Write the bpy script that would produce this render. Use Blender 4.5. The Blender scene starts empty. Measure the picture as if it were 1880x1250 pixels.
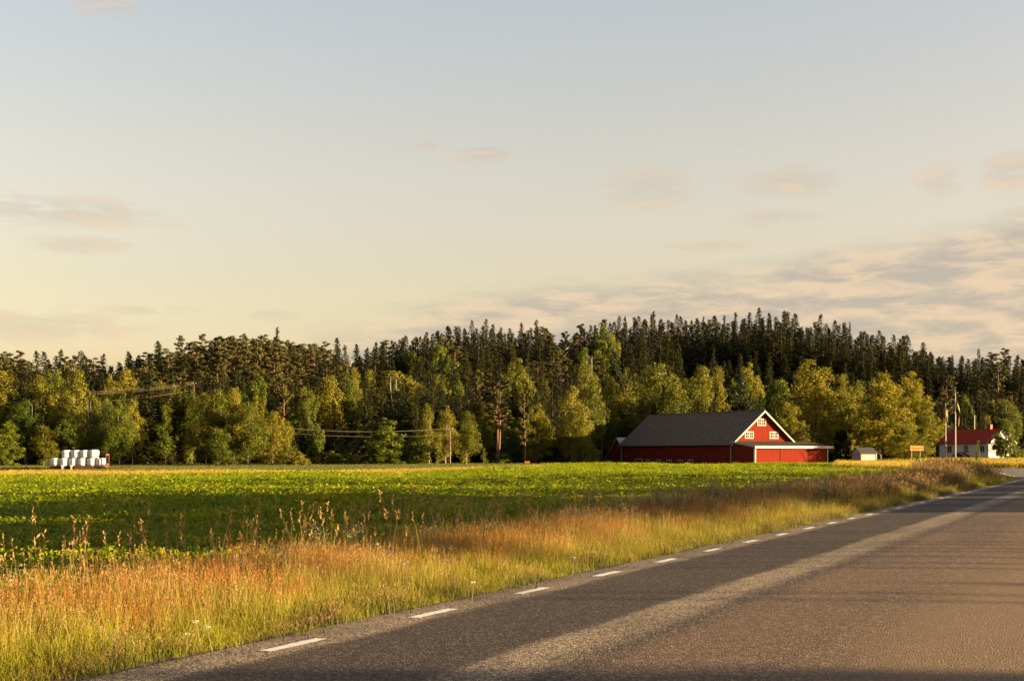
import bpy, math, random
import numpy as np
from mathutils import Vector, Matrix
R = math.radians
random.seed(7); rng = np.random.default_rng(7)
scene = bpy.context.scene
C = scene.collection
# ------------------------------------------------------------------ camera
F, CX, HY, CAMH = 2788.0, 940.0, 835.0, 1.74
cam = bpy.data.objects.new('camera', bpy.data.cameras.new('camera')); C.objects.link(cam)
cam.location = (0, 0, CAMH); cam.rotation_euler = (R(90), 0, 0)
cam.data.sensor_width = 36; cam.data.lens = F/1880*36
cam.data.shift_y = (HY-625)/1880; cam.data.clip_end = 6000; cam.data.clip_start = 0.1
scene.camera = cam
scene.view_settings.view_transform = 'Standard'; scene.view_settings.look = 'None'
scene.view_settings.gamma = 1; scene.view_settings.use_curve_mapping = False
scene.view_settings.exposure = 2.68
SUN_EL, SUN_A = 8.5, 9.0      # elevation, degrees behind the picture plane (sun stands on the right, +X)
SKY_STRENGTH = 0.05
# ------------------------------------------------------------------ sun
sd = bpy.data.lights.new('sun', 'SUN'); sd.energy = 5.0; sd.angle = R(0.5); sd.color = (1.0, 0.755, 0.40)
sun = bpy.data.objects.new('sun', sd); C.objects.link(sun)
to_sun = Vector((math.cos(R(SUN_EL))*math.cos(R(SUN_A)), -math.cos(R(SUN_EL))*math.sin(R(SUN_A)), math.sin(R(SUN_EL))))
sun.rotation_euler = to_sun.to_track_quat('Z', 'Y').to_euler(); sun.location = (60, -40, 60)
# ------------------------------------------------------------------ world
W = bpy.data.worlds.new('World'); scene.world = W; W.use_nodes = True
nt = W.node_tree; nt.nodes.clear(); N = nt.nodes; L = nt.links
def wn(t, **k):
    n = N.new(t)
    for a, b in k.items(): setattr(n, a, b)
    return n
def wm(op, a, b=None, c=None, clamp=False):
    n = N.new('ShaderNodeMath'); n.operation = op; n.use_clamp = clamp
    for i, v in enumerate((a, b, c)):
        if v is None: continue
        if isinstance(v, (int, float)): n.inputs[i].default_value = v
        else: L.new(v, n.inputs[i])
    return n.outputs[0]
def wsmooth(v, a, b):
    n = N.new('ShaderNodeMapRange'); n.interpolation_type = 'SMOOTHSTEP'
    L.new(v, n.inputs[0]); n.inputs[1].default_value = a; n.inputs[2].default_value = b
    return n.outputs[0]
def wmix(f, a, b, bt='MIX'):
    n = N.new('ShaderNodeMix'); n.data_type = 'RGBA'; n.blend_type = bt
    for s, v in ((n.inputs[0], f), (n.inputs[6], a), (n.inputs[7], b)):
        if isinstance(v, (int, float)): s.default_value = v
        elif isinstance(v, tuple): s.default_value = (*v, 1)
        else: L.new(v, s)
    return n.outputs[2]
sky = wn('ShaderNodeTexSky', sky_type='NISHITA'); sky.sun_disc = False
sky.sun_elevation = R(SUN_EL); sky.sun_rotation = R(90+SUN_A)
sky.air_density = 1.0; sky.dust_density = 2.0; sky.ozone_density = 1.0
tc = wn('ShaderNodeTexCoord'); sep = wn('ShaderNodeSeparateXYZ'); L.new(tc.outputs['Generated'], sep.inputs[0])
az = wm('ARCTAN2', sep.outputs[0], sep.outputs[1]); el = wm('ARCSINE', sep.outputs[2])
# tone of the low evening air: warm near the horizon, cooler above
tint = wmix(wsmooth(el, .04, .12), (1.20, .95, .90), (1.19, .88, .74))
tint = wmix(wsmooth(el, .10, .20), tint, (1.33, .95, .78))
tint = wmix(wsmooth(el, .18, .30), tint, (1.37, 1.02, .87))
tint = wmix(wsmooth(el, 0.28, 1.0), tint, (.66, .76, .90))      # deeper blue towards the zenith
skyc = wmix(1.0, sky.outputs[0], tint, 'MULTIPLY')
comb = wn('ShaderNodeCombineXYZ')
L.new(wm('MULTIPLY', az, 9.0), comb.inputs[0]); L.new(wm('MULTIPLY', el, 42.0), comb.inputs[1])
def cnoise(scale, detail, off, rough=0.55, dist=0.3):
    v = wn('ShaderNodeVectorMath', operation='ADD'); L.new(comb.outputs[0], v.inputs[0]); v.inputs[1].default_value = (off, off*.7, 0)
    n = wn('ShaderNodeTexNoise'); n.inputs['Scale'].default_value = scale; n.inputs['Detail'].default_value = detail
    n.inputs['Roughness'].default_value = rough; n.inputs['Distortion'].default_value = dist
    L.new(v.outputs[0], n.inputs['Vector']); return n.outputs[0]
n1 = cnoise(0.95, 8, 3.1); n2 = cnoise(2.5, 8, 11.0, .6); n3 = cnoise(0.45, 4, 7.7)
def P(px, py):  # picture point -> azimuth, elevation of that direction
    x = (px-CX)/F; z = (HY-py)/F
    return math.atan2(x, 1), math.asin(z/math.sqrt(x*x+1+z*z))
# bank of thin cloud low on the right, thinning to the left
a0, e0 = P(300, 625); a1, e1 = P(1880, 370)
sl = (e1-e0)/(a1-a0)
lin = wm('ADD', wm('MULTIPLY', wm('SUBTRACT', wm('MINIMUM', az, 0.62), a0), sl), e0)
lin = wm('ADD', lin, wm('MULTIPLY', wm('SUBTRACT', n3, 0.5), 0.05))
bank = wsmooth(wm('SUBTRACT', lin, el), -0.004, 0.022)
bank = wm('MULTIPLY', bank, wsmooth(n1, 0.20, 0.48))
bank = wm('MULTIPLY', bank, wm('MULTIPLY', wsmooth(az, -0.38, 0.02), 1.0))
tot = bank
blobs = [(110,388,210,26,.9),(150,450,95,16,.75),(70,598,170,30,.8),(275,570,90,9,.7),(890,285,60,22,.75),(785,270,30,9,.6),
  (1190,345,95,38,.65),(1455,335,100,30,.75),(1430,402,75,17,.8),(1725,335,45,30,.6),(1860,315,60,34,.95),(195,12,70,20,.6),
  (1300,452,90,9,.6),(500,578,60,12,.55)]
for bx, by, rx, ry, am in blobs:
    ca, ce = P(bx, by); ra, re = rx/F, ry/F
    da = wm('DIVIDE', wm('SUBTRACT', az, ca), ra*1.25); de = wm('DIVIDE', wm('SUBTRACT', el, ce), re*1.35)
    d = wm('ADD', wm('MULTIPLY', da, da), wm('MULTIPLY', de, de))
    m = wm('SUBTRACT', 1.0, d)
    m = wm('ADD', m, wm('MULTIPLY', wm('SUBTRACT', n2, 0.55), 4.2))
    m = wsmooth(m, -0.1, 1.3); m = wm('MULTIPLY', m, am*1.0)
    m = wm('MULTIPLY', m, wsmooth(d, 1.8, 0.6))
    tot = wm('MAXIMUM', tot, m)
lit = wsmooth(n2, 0.38, 0.64)
cloudc = wmix(lit, (1.50, 1.34, 1.16), (2.62, 1.95, 1.34))
skyc = wmix(wm('MULTIPLY', tot, 0.78), skyc, cloudc)
bg = wn('ShaderNodeBackground'); L.new(skyc, bg.inputs[0]); bg.inputs[1].default_value = SKY_STRENGTH
wo = wn('ShaderNodeOutputWorld'); L.new(bg.outputs[0], wo.inputs[0])
# ------------------------------------------------------------------ helpers
def tag(o, label=None, cat=None, group=None, kind=None):
    if label: o['label'] = label
    if cat: o['category'] = cat
    if group: o['group'] = group
    if kind: o['kind'] = kind
    return o
def empty(name, loc, rz=0, label=None, cat=None, group=None):
    o = bpy.data.objects.new(name, None); C.objects.link(o); o.location = loc; o.rotation_euler = (0, 0, rz)
    o.empty_display_size = .3
    return tag(o, label, cat, group)
def link(name, me, parent=None):
    o = bpy.data.objects.new(name, me); C.objects.link(o)
    if parent: o.parent = parent
    return o
class MB:
    def __init__(s): s.v = []; s.f = []; s.c = []; s.m = []
    def add(s, vs, fs, mi=0):
        b = len(s.v); s.v += [tuple(v) for v in vs]; s.f += [tuple(i+b for i in f) for f in fs]; s.m += [mi]*len(fs)
    def box(s, x0, x1, y0, y1, z0, z1, mi=0):
        s.add([(x0,y0,z0),(x1,y0,z0),(x1,y1,z0),(x0,y1,z0),(x0,y0,z1),(x1,y0,z1),(x1,y1,z1),(x0,y1,z1)],
              [(0,3,2,1),(4,5,6,7),(0,1,5,4),(1,2,6,5),(2,3,7,6),(3,0,4,7)], mi)
    def prism(s, poly, ax, a, b, mi=0):
        # poly 2-D points, extruded along axis ax from a to b
        def mk(p, t):
            if ax == 'y': return (p[0], t, p[1])
            if ax == 'x': return (t, p[0], p[1])
            return (p[0], p[1], t)
        n = len(poly)
        s.add([mk(p, a) for p in poly]+[mk(p, b) for p in poly],
              [tuple(range(n)), tuple(range(2*n-1, n-1, -1))]+[(i, i+n, (i+1) % n+n, (i+1) % n) for i in range(n)], mi)
    def tube(s, pts, rad, n=6, mi=0, cap=True):
        rings = []
        for i, p in enumerate(pts):
            p = Vector(p)
            d = (Vector(pts[min(i+1, len(pts)-1)])-Vector(pts[max(i-1, 0)])).normalized()
            u = d.cross(Vector((0, 0, 1)) if abs(d.z) < .9 else Vector((1, 0, 0))).normalized(); w = d.cross(u)
            r = rad[i] if isinstance(rad, (list, tuple)) else rad
            rings.append([p+(u*math.cos(2*math.pi*k/n)+w*math.sin(2*math.pi*k/n))*r for k in range(n)])
        vs = [v for ring in rings for v in ring]
        fs = [(i*n+k, i*n+(k+1) % n, (i+1)*n+(k+1) % n, (i+1)*n+k) for i in range(len(pts)-1) for k in range(n)]
        if cap: fs += [tuple(range(n-1, -1, -1)), tuple((len(pts)-1)*n+k for k in range(n))]
        s.add(vs, fs, mi)
    def mesh(s, name, mats, smooth=False):
        me = bpy.data.meshes.new(name); me.from_pydata(s.v, [], s.f)
        for m in (mats if isinstance(mats, (list, tuple)) else [mats]): me.materials.append(m)
        me.polygons.foreach_set('material_index', s.m)
        if smooth: me.polygons.foreach_set('use_smooth', [True]*len(s.f))
        me.update(); return me
    def build(s, name, mats, parent=None, smooth=False): return link(name, s.mesh(name, mats, smooth), parent)
def quads(name, V, mat, mi=None, col=None):
    """V: (n,4,3) array -> mesh of n loose quads; col: (n,) or (n,4) value stored per corner"""
    n = len(V); me = bpy.data.meshes.new(name)
    me.vertices.add(n*4); me.vertices.foreach_set('co', V.reshape(-1).astype(np.float32))
    me.loops.add(n*4); me.loops.foreach_set('vertex_index', np.arange(n*4, dtype=np.int32))
    me.polygons.add(n); me.polygons.foreach_set('loop_start', np.arange(0, n*4, 4, dtype=np.int32))
    for m in (mat if isinstance(mat, (list, tuple)) else [mat]): me.materials.append(m)
    if mi is not None: me.polygons.foreach_set('material_index', np.asarray(mi, dtype=np.int32))
    if col is not None:
        a = me.attributes.new('tone', 'FLOAT', 'POINT')
        c = np.asarray(col, dtype=np.float32)
        if c.ndim == 1: c = np.repeat(c, 4)
        a.data.foreach_set('value', c.reshape(-1))
    me.update(calc_edges=True); me.validate(); return me
def instancer(name, protos, pts, rot, scl, idx, label, cat):
    col = bpy.data.collections.new(name+'_pieces')
    for i, me in enumerate(protos):
        col.objects.link(bpy.data.objects.new('%s_%02d' % (name, i), me))
    me = bpy.data.meshes.new(name); n = len(pts)
    me.vertices.add(n); me.vertices.foreach_set('co', np.asarray(pts, dtype=np.float32).reshape(-1))
    for nm, ty, dat, key in (('rot', 'FLOAT_VECTOR', rot, 'vector'), ('scl', 'FLOAT_VECTOR', scl, 'vector'), ('idx', 'INT', idx, 'value')):
        a = me.attributes.new(nm, ty, 'POINT')
        a.data.foreach_set(key, np.asarray(dat, dtype=np.int32 if ty == 'INT' else np.float32).reshape(-1))
    o = link(name, me)
    g = bpy.data.node_groups.new(name, 'GeometryNodeTree')
    g.interface.new_socket('Geometry', in_out='INPUT', socket_type='NodeSocketGeometry')
    g.interface.new_socket('Geometry', in_out='OUTPUT', socket_type='NodeSocketGeometry')
    gi = g.nodes.new('NodeGroupInput'); go = g.nodes.new('NodeGroupOutput')
    ci = g.nodes.new('GeometryNodeCollectionInfo'); ci.inputs[0].default_value = col; ci.inputs[1].default_value = True; ci.inputs[2].default_value = True
    iop = g.nodes.new('GeometryNodeInstanceOnPoints'); iop.inputs['Pick Instance'].default_value = True
    def at(nm, ty):
        a = g.nodes.new('GeometryNodeInputNamedAttribute'); a.data_type = ty; a.inputs[0].default_value = nm; return a.outputs[0]
    e2r = g.nodes.new('FunctionNodeEulerToRotation')
    g.links.new(at('rot', 'FLOAT_VECTOR'), e2r.inputs[0])
    g.links.new(gi.outputs[0], iop.inputs['Points']); g.links.new(ci.outputs[0], iop.inputs['Instance'])
    g.links.new(at('idx', 'INT'), iop.inputs['Instance Index']); g.links.new(e2r.outputs[0], iop.inputs['Rotation'])
    g.links.new(at('scl', 'FLOAT_VECTOR'), iop.inputs['Scale']); g.links.new(iop.outputs[0], go.inputs[0])
    m = o.modifiers.new('scatter', 'NODES'); m.node_group = g
    return tag(o, label, cat, kind='stuff')
# ------------------------------------------------------------------ materials
ALB = .5
def sc3(c, k): return tuple(v*k for v in c) if c is not None else None
def mat(name, c1, c2=None, scale=3.0, rough=.8, detail=5, bump=0, bscale=None, stretch=(1,1,1), spec=.3, lo=.35, hi=.65, metal=0, alb=.42):
    c1, c2 = sc3(c1, alb), sc3(c2, alb)
    m = bpy.data.materials.new(name); m.use_nodes = True; t = m.node_tree; b = t.nodes['Principled BSDF']
    b.inputs['Roughness'].default_value = rough; b.inputs['Specular IOR Level'].default_value = spec; b.inputs['Metallic'].default_value = metal
    b.inputs['Base Color'].default_value = (*c1, 1)
    if c2 is not None or bump:
        tc = t.nodes.new('ShaderNodeTexCoord'); mp = t.nodes.new('ShaderNodeMapping'); mp.inputs['Scale'].default_value = stretch
        t.links.new(tc.outputs['Object'], mp.inputs[0])
        def nz(s, d):
            n = t.nodes.new('ShaderNodeTexNoise'); n.inputs['Scale'].default_value = s; n.inputs['Detail'].default_value = d
            t.links.new(mp.outputs[0], n.inputs['Vector']); return n.outputs[0]
        if c2 is not None:
            mr = t.nodes.new('ShaderNodeMapRange'); t.links.new(nz(scale, detail), mr.inputs[0]); mr.inputs[1].default_value = lo; mr.inputs[2].default_value = hi
            mx = t.nodes.new('ShaderNodeMix'); mx.data_type = 'RGBA'; t.links.new(mr.outputs[0], mx.inputs[0])
            mx.inputs[6].default_value = (*c1, 1); mx.inputs[7].default_value = (*c2, 1); t.links.new(mx.outputs[2], b.inputs['Base Color'])
        if bump:
            bp = t.nodes.new('ShaderNodeBump'); bp.inputs['Strength'].default_value = bump; bp.inputs['Distance'].default_value = .05
            t.links.new(nz(bscale or scale*3, 4), bp.inputs['Height']); t.links.new(bp.outputs[0], b.inputs['Normal'])
    return m
def leafmat(name, c1, c2, c3=None, transl=.35, wscale=.35, rnd=.35, tip=None, rough=.6, spec=.15, alb=.42):
    """leaf colour varies by leaf ('tone'), by plant (object random) and over metres; tip: colour blended in by 'tone' 0..1"""
    c1, c2, tip = sc3(c1, alb), sc3(c2, alb), sc3(tip, alb)
    m = bpy.data.materials.new(name); m.use_nodes = True; t = m.node_tree; t.nodes.clear(); nn = t.nodes.new; lk = t.links.new
    at = nn('ShaderNodeAttribute'); at.attribute_name = 'tone'
    oi = nn('ShaderNodeObjectInfo'); geo = nn('ShaderNodeNewGeometry')
    nz = nn('ShaderNodeTexNoise'); nz.inputs['Scale'].default_value = wscale; nz.inputs['Detail'].default_value = 3; lk(geo.outputs['Position'], nz.inputs['Vector'])
    def mx(f, a, b):
        n = nn('ShaderNodeMix'); n.data_type = 'RGBA'
        for s, v in ((n.inputs[0], f), (n.inputs[6], a), (n.inputs[7], b)):
            if isinstance(v, (int, float)): s.default_value = v
            elif isinstance(v, tuple): s.default_value = (*v, 1)
            else: lk(v, s)
        return n.outputs[2]
    ma = nn('ShaderNodeMath'); ma.operation = 'MULTIPLY_ADD'; lk(oi.outputs['Random'], ma.inputs[0]); ma.inputs[1].default_value = rnd; 
    mb = nn('ShaderNodeMath'); mb.operation = 'MULTIPLY_ADD'; lk(nz.outputs[0], mb.inputs[0]); mb.inputs[1].default_value = 1.2; mb.inputs[2].default_value = -.1-rnd*.5
    lk(mb.outputs[0], ma.inputs[2]); 
    cl = nn('ShaderNodeClamp'); lk(ma.outputs[0], cl.inputs[0])
    c = mx(cl.outputs[0], c1, c2)
    if tip is not None: c = mx(at.outputs['Fac'], c, tip)
    else:
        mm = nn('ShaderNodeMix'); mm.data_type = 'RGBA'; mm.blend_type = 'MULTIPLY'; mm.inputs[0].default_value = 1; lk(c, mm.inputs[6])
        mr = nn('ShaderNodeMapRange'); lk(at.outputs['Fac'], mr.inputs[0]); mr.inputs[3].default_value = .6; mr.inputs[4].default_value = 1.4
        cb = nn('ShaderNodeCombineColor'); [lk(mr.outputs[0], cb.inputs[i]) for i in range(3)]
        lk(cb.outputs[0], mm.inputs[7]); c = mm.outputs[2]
    p = nn('ShaderNodeBsdfPrincipled'); p.inputs['Roughness'].default_value = rough; p.inputs['Specular IOR Level'].default_value = spec; lk(c, p.inputs['Base Color'])
    tr = nn('ShaderNodeBsdfTranslucent'); lk(c, tr.inputs['Color'])
    ms = nn('ShaderNodeMixShader'); ms.inputs[0].default_value = transl; lk(p.outputs[0], ms.inputs[1]); lk(tr.outputs[0], ms.inputs[2])
    out = nn('ShaderNodeOutputMaterial'); lk(ms.outputs[0], out.inputs[0]); return m
M = {}
M['birch_leaf'] = leafmat('birch_leaf', (.13,.185,.014), (.43,.345,.028), rnd=.8, wscale=.12)
M['broad_leaf'] = leafmat('broad_leaf', (.11,.165,.014), (.36,.32,.022), rnd=.8, wscale=.12)
M['lime_leaf'] = leafmat('lime_leaf', (.24,.25,.014), (.46,.37,.022), rnd=.5, wscale=.15)
M['dark_leaf'] = leafmat('dark_leaf', (.022,.04,.008), (.045,.07,.012))
M['green_leaf'] = leafmat('green_leaf', (.15,.21,.014), (.26,.28,.018))
M['spruce'] = leafmat('spruce_needles', (.028,.034,.008), (.10,.092,.014), transl=.12, wscale=.12, rnd=.6)
M['light_spruce'] = leafmat('light_spruce_needles', (.05,.075,.014), (.09,.105,.018), transl=.2, wscale=.3, rnd=.4)
M['pine'] = leafmat('pine_needles', (.08,.085,.014), (.16,.135,.02), transl=.15, wscale=.2, rnd=.5)
M['birch_bark'] = mat('birch_bark', (.5,.46,.4), (.06,.05,.045), scale=2.2, stretch=(1,1,.6), lo=.52, hi=.60)
M['pine_bark'] = mat('pine_bark', (.30,.125,.055), (.17,.08,.04), scale=1.5)
M['brown_bark'] = mat('brown_bark', (.10,.07,.05), (.05,.038,.03), scale=2)
M['crop'] = leafmat('crop_leaf', (.18,.40,.010), (.76,.70,.020), transl=.42, wscale=.3, rnd=.5, rough=.5, spec=.1)
M['oat'] = leafmat('oat_leaf', (.16,.19,.04), (.26,.24,.06), transl=.3, wscale=.15)
M['grass'] = leafmat('verge_grass', (.26,.32,.014), (.46,.42,.02), transl=.4, wscale=.8, tip=(.62,.50,.06))
M['grass_straw'] = leafmat('straw_grass', (.46,.38,.05), (.62,.45,.07), transl=.4, wscale=.8, tip=(.80,.60,.14))
M['sorrel'] = leafmat('red_sorrel', (.5,.38,.04), (.62,.30,.04), transl=.45, wscale=1.2, tip=(.85,.26,.09))
M['seed'] = leafmat('seed_heads', (.5,.28,.10), (.62,.38,.14), transl=.35, wscale=.8)
M['gold_grass'] = leafmat('golden_grass', (.56,.42,.04), (.80,.56,.06), transl=.35, wscale=.2, tip=(.95,.68,.12))
M['brown_weed'] = leafmat('brown_weed', (.08,.12,.02), (.15,.14,.03), transl=.35, wscale=.4, tip=(.20,.15,.06))
M['pale_flower'] = leafmat('pale_flower', (.42,.40,.22), (.55,.5,.3), transl=.3)
M['white_petal'] = mat('white_petal', (.8,.78,.72), (.7,.68,.6), scale=30)
M['purple_petal'] = mat('purple_petal', (.42,.16,.40), (.55,.28,.5), scale=60)
M['yellow_petal'] = mat('yellow_petal', (.75,.6,.05), (.65,.5,.04), scale=60)
M['stem'] = mat('stem', (.16,.2,.05), (.3,.28,.08), scale=6)
M['red_wood'] = mat('red_wood', (.36,.048,.024), (.28,.034,.02), scale=2.5, stretch=(6,6,.35), spec=.03, rough=.95, bump=.3, bscale=6)
M['door_wood'] = mat('door_wood', (.33,.042,.022), (.24,.03,.018), scale=2.2, stretch=(5,5,.25), spec=.03, rough=.95, bump=.3)
M['white_wood'] = mat('white_wood', (.80,.76,.68), (.68,.63,.55), scale=5, stretch=(1,1,1))
M['grey_trim'] = mat('grey_trim', (.55,.52,.48), (.42,.4,.37), scale=5)
M['slate'] = mat('dark_slate_roof', (.38,.26,.18), (.25,.17,.12), scale=1.4, stretch=(.5,2.2,2.2), rough=.95, spec=.02, bump=.5, bscale=7, detail=8)
M['lean_roof'] = mat('lean_roof', (.12,.10,.08), (.08,.068,.058), scale=2, rough=.9, spec=.05, bump=.1)
M['metal_roof'] = mat('pale_metal_roof', (.62,.58,.52), (.5,.46,.42), scale=2, rough=.5)
M['glass'] = mat('window_glass', (.02,.022,.028), rough=.08, spec=.6)
M['house_wall'] = mat('house_wall', (1.0,.90,.74), (.95,.84,.68), scale=3, stretch=(8,8,.4), bump=.2, alb=.55)
M['tile_roof'] = mat('red_tile_roof', (.80,.10,.045), (.62,.075,.035), scale=3, rough=.9, spec=.03, bump=.4)
M['brick_red'] = mat('chimney_brick', (.5,.16,.09), (.38,.11,.07), scale=12)
M['dark_wood'] = mat('dark_wood', (.05,.03,.028), (.035,.022,.02), scale=3)
M['shed_wall'] = mat('shed_wall', (.66,.63,.58), (.55,.52,.48), scale=3, stretch=(3,3,.4))
M['shed_roof'] = mat('shed_roof', (.085,.08,.078), (.06,.057,.057), scale=5)
M['brown_trim'] = mat('brown_trim', (.09,.035,.03), (.07,.03,.025), scale=6)
M['film'] = mat('white_film', (1.0,.95,.88), (.93,.88,.80), scale=2.5, stretch=(1,1,4), rough=.35, spec=.5, bump=.35, bscale=7, alb=.62)
M['rust'] = mat('rusty_steel', (.26,.10,.04), (.16,.07,.035), scale=5)
M['rubber'] = mat('rubber', (.03,.028,.026), (.05,.04,.035), scale=8)
M['sign_yellow'] = mat('sign_yellow', (.85,.36,.03), (.80,.33,.03), scale=2, rough=.5, alb=.50)
M['sign_red'] = mat('sign_red', (.45,.05,.02), rough=.5)
M['sign_text'] = mat('sign_text', (.12,.02,.01), rough=.5)
M['steel'] = mat('galvanised_steel', (.62,.6,.56), (.5,.48,.45), scale=6, rough=.5)
M['pole_wood'] = mat('pole_wood', (.36,.24,.16), (.28,.18,.12), scale=5, stretch=(3,3,.3))
M['wire'] = mat('wire', (.50,.38,.25), rough=.6)
M['flag_yellow'] = mat('flag_yellow', (.6,.45,.12)); M['flag_red'] = mat('flag_red', (.35,.09,.05)); M['flag_blue'] = mat('flag_blue', (.05,.07,.2))
M['paint'] = mat('road_paint', (.78,.74,.66), (.50,.46,.40), scale=22, lo=.50, hi=.66, detail=8, rough=.7, alb=.75)
M['soil'] = mat('soil', (.04,.05,.012), (.055,.045,.02), scale=1.5)
# ------------------------------------------------------------------ road frame and ground
E0 = np.array([2.72, 25.5]); TH = R(22.2); RD = np.array([math.sin(TH), math.cos(TH)]); RN = np.array([math.cos(TH), -math.sin(TH)])
def off(x, y): return (x-E0[0])*RN[0]+(y-E0[1])*RN[1]     # + = onto the road
def along(x, y): return (x-E0[0])*RD[0]+(y-E0[1])*RD[1]
def rp(s, o): p = E0+RD*s+RN*o; return float(p[0]), float(p[1])
def sst(x, a, b):
    t = np.clip((x-a)/(b-a), 0, 1); return t*t*(3-2*t)
RX = [-400,0,60,150,205,232,300,430,520,600,650,700,780,900,1040,1110,1200,1320,1420,1500,1560,1620,1680,1760,1880,2300]
RY = [650,645,655,658,666,655,636,614,616,630,642,628,604,597,607,582,582,578,574,590,600,612,630,648,655,665]
def ridge_y(px): return np.interp(px, RX, RY)
def ridge_D(px): return np.interp(px, [-400,0,200,600,900,1300,1500,1880,2300], [300,300,305,330,370,400,390,370,370])
def foot_D(px): return np.interp(px, [-400,0,300,600,900,1100,1500,1880,2300], [222,222,226,238,245,265,292,310,310])
def ridge_tree(px): return np.interp(px, [0,300,700,1300,1880], [16,17.5,19,20,17])
def ground(x, y):
    x = np.asarray(x, float); y = np.asarray(y, float)
    D = np.maximum(y, 1); px = np.clip(CX+F*x/D, -400, 2300)
    hr = (HY-ridge_y(px))/F*ridge_D(px)+CAMH-ridge_tree(px)
    t = (D-foot_D(px))/(ridge_D(px)-foot_D(px))
    h = np.maximum(hr, 1)*sst(t, 0, 1.05)
    h = h*(1-.0*t)
    base = -0.05-0.22*sst(D, 120, 190)*sst(px, 900, 300)*(1-sst(D, 200, 225)) + .65*sst(D, 235, 275)*sst(px, 1500, 1700)
    return base+h
def gz(x, y): return float(ground(x, y))
def world(px, D, py=None):
    return (px-CX)/F*D, D, (None if py is None else (HY-py)/F*D+CAMH)
# ground sheet
def nonuni(lo, hi, fine_lo, fine_hi, step, grow):
    a = list(np.arange(fine_lo, fine_hi+step, step)); s = step
    while a[-1] < hi: s *= grow; a.append(a[-1]+s)
    s = step
    while a[0] > lo: s *= grow; a.insert(0, a[0]-s)
    return np.array(a)
gx = nonuni(-1500, 1500, -130, 160, 2.5, 1.2); gy = nonuni(-300, 3000, 8, 440, 2.5, 1.2)
XX, YY = np.meshgrid(gx, gy); ZZ = ground(XX, YY)
nx, ny = len(gx), len(gy)
me = bpy.data.meshes.new('ground')
vs = np.stack([XX, YY, ZZ], -1).reshape(-1, 3)
ii = (np.arange(ny-1)[:, None]*nx+np.arange(nx-1)[None]).reshape(-1)
me.from_pydata(vs.tolist(), [], np.stack([ii, ii+1, ii+1+nx, ii+nx], -1).tolist()); me.polygons.foreach_set('use_smooth', [True]*len(me.polygons))
gm = mat('ground_soil_and_grass', (.035,.05,.012), (.075,.065,.02), scale=.35, detail=9, rough=.95, bump=.5, bscale=3)
me.materials.append(gm); tag(link('ground', me), kind='structure')
# road: own frame, X = offset from the edge line, Y along
road_m = bpy.data.materials.new('asphalt'); road_m.use_nodes = True
t = road_m.node_tree; nn = t.nodes.new; lk = t.links.new; b = t.nodes['Principled BSDF']; b.inputs['Specular IOR Level'].default_value = .12
tcx = nn('ShaderNodeTexCoord'); sp = nn('ShaderNodeSeparateXYZ'); lk(tcx.outputs['Object'], sp.inputs[0])
def nz(scale, detail, stretch=None, rough=.5, dist=0):
    n = nn('ShaderNodeTexNoise'); n.inputs['Scale'].default_value = scale; n.inputs['Detail'].default_value = detail; n.inputs['Roughness'].default_value = rough; n.inputs['Distortion'].default_value = dist
    if stretch:
        mp = nn('ShaderNodeMapping'); mp.inputs['Scale'].default_value = stretch; lk(tcx.outputs['Object'], mp.inputs[0]); lk(mp.outputs[0], n.inputs['Vector'])
    else: lk(tcx.outputs['Object'], n.inputs['Vector'])
    return n.outputs[0]
def mth(op, a, b2=None, c=None):
    n = nn('ShaderNodeMath'); n.operation = op
    for i, v in enumerate((a, b2, c)):
        if v is None: continue
        if isinstance(v, (int, float)): n.inputs[i].default_value = v
        else: lk(v, n.inputs[i])
    return n.outputs[0]
def mrange(v, a, b2, c=0., d=1.):
    n = nn('ShaderNodeMapRange'); n.interpolation_type = 'SMOOTHSTEP'; lk(v, n.inputs[0])
    for i, k in enumerate((a, b2, c, d)): n.inputs[i+1].default_value = k
    return n.outputs[0]
def mixc(f, a, b2):
    n = nn('ShaderNodeMix'); n.data_type = 'RGBA'
    for s, v in ((n.inputs[0], f), (n.inputs[6], a), (n.inputs[7], b2)):
        if isinstance(v, (int, float)): s.default_value = v
        elif isinstance(v, tuple): s.default_value = (*v, 1)
        else: lk(v, s)
    return n.outputs[2]
ox = mth('ADD', sp.outputs[0], mth('MULTIPLY', mth('SUBTRACT', nz(.9, 4, (1, .25, 1)), .5), .38))
band = mth('MULTIPLY', mrange(ox, 2.02, 2.22), mrange(ox, 3.0, 2.55))           # worn chippings between the wheel tracks
edge = mrange(ox, .38, .12)
track2 = mth('MULTIPLY', mrange(ox, 2.9, 3.3), mrange(nz(.35, 4, (1, .3, 1)), .25, .7, .35, 1.))
coarse = mth('MAXIMUM', band, edge)
spk = nn('ShaderNodeTexVoronoi'); spk.inputs['Scale'].default_value = 55; lk(tcx.outputs['Object'], spk.inputs['Vector'])
vcol = nn('ShaderNodeSeparateColor'); lk(spk.outputs['Color'], vcol.inputs[0])
stones = mrange(vcol.outputs[0], .70, 1.0)
stones_c = mrange(vcol.outputs[0], .30, .95)
tone = mixc(nz(.45, 6, (1, .18, 1)), (.020,.014,.011), (.042,.030,.022))
tone = mixc(mth('MULTIPLY', track2, .9), tone, (.096,.058,.036))
tone = mixc(mth('MULTIPLY', stones, mrange(ox, 1.8, 3.2, .38, .62)), tone, (.40,.30,.20))
cc = mixc(stones_c, (.07,.052,.038), (.44,.335,.22))
col = mixc(mth('MULTIPLY', coarse, mrange(nz(1.1, 5, (1, .3, 1)), .3, .7, .5, .95)), tone, cc)
tan = mth('MULTIPLY', mrange(ox, 4.4, 5.6), mrange(nz(.22, 4, (1, .35, 1)), .36, .6))
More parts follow.
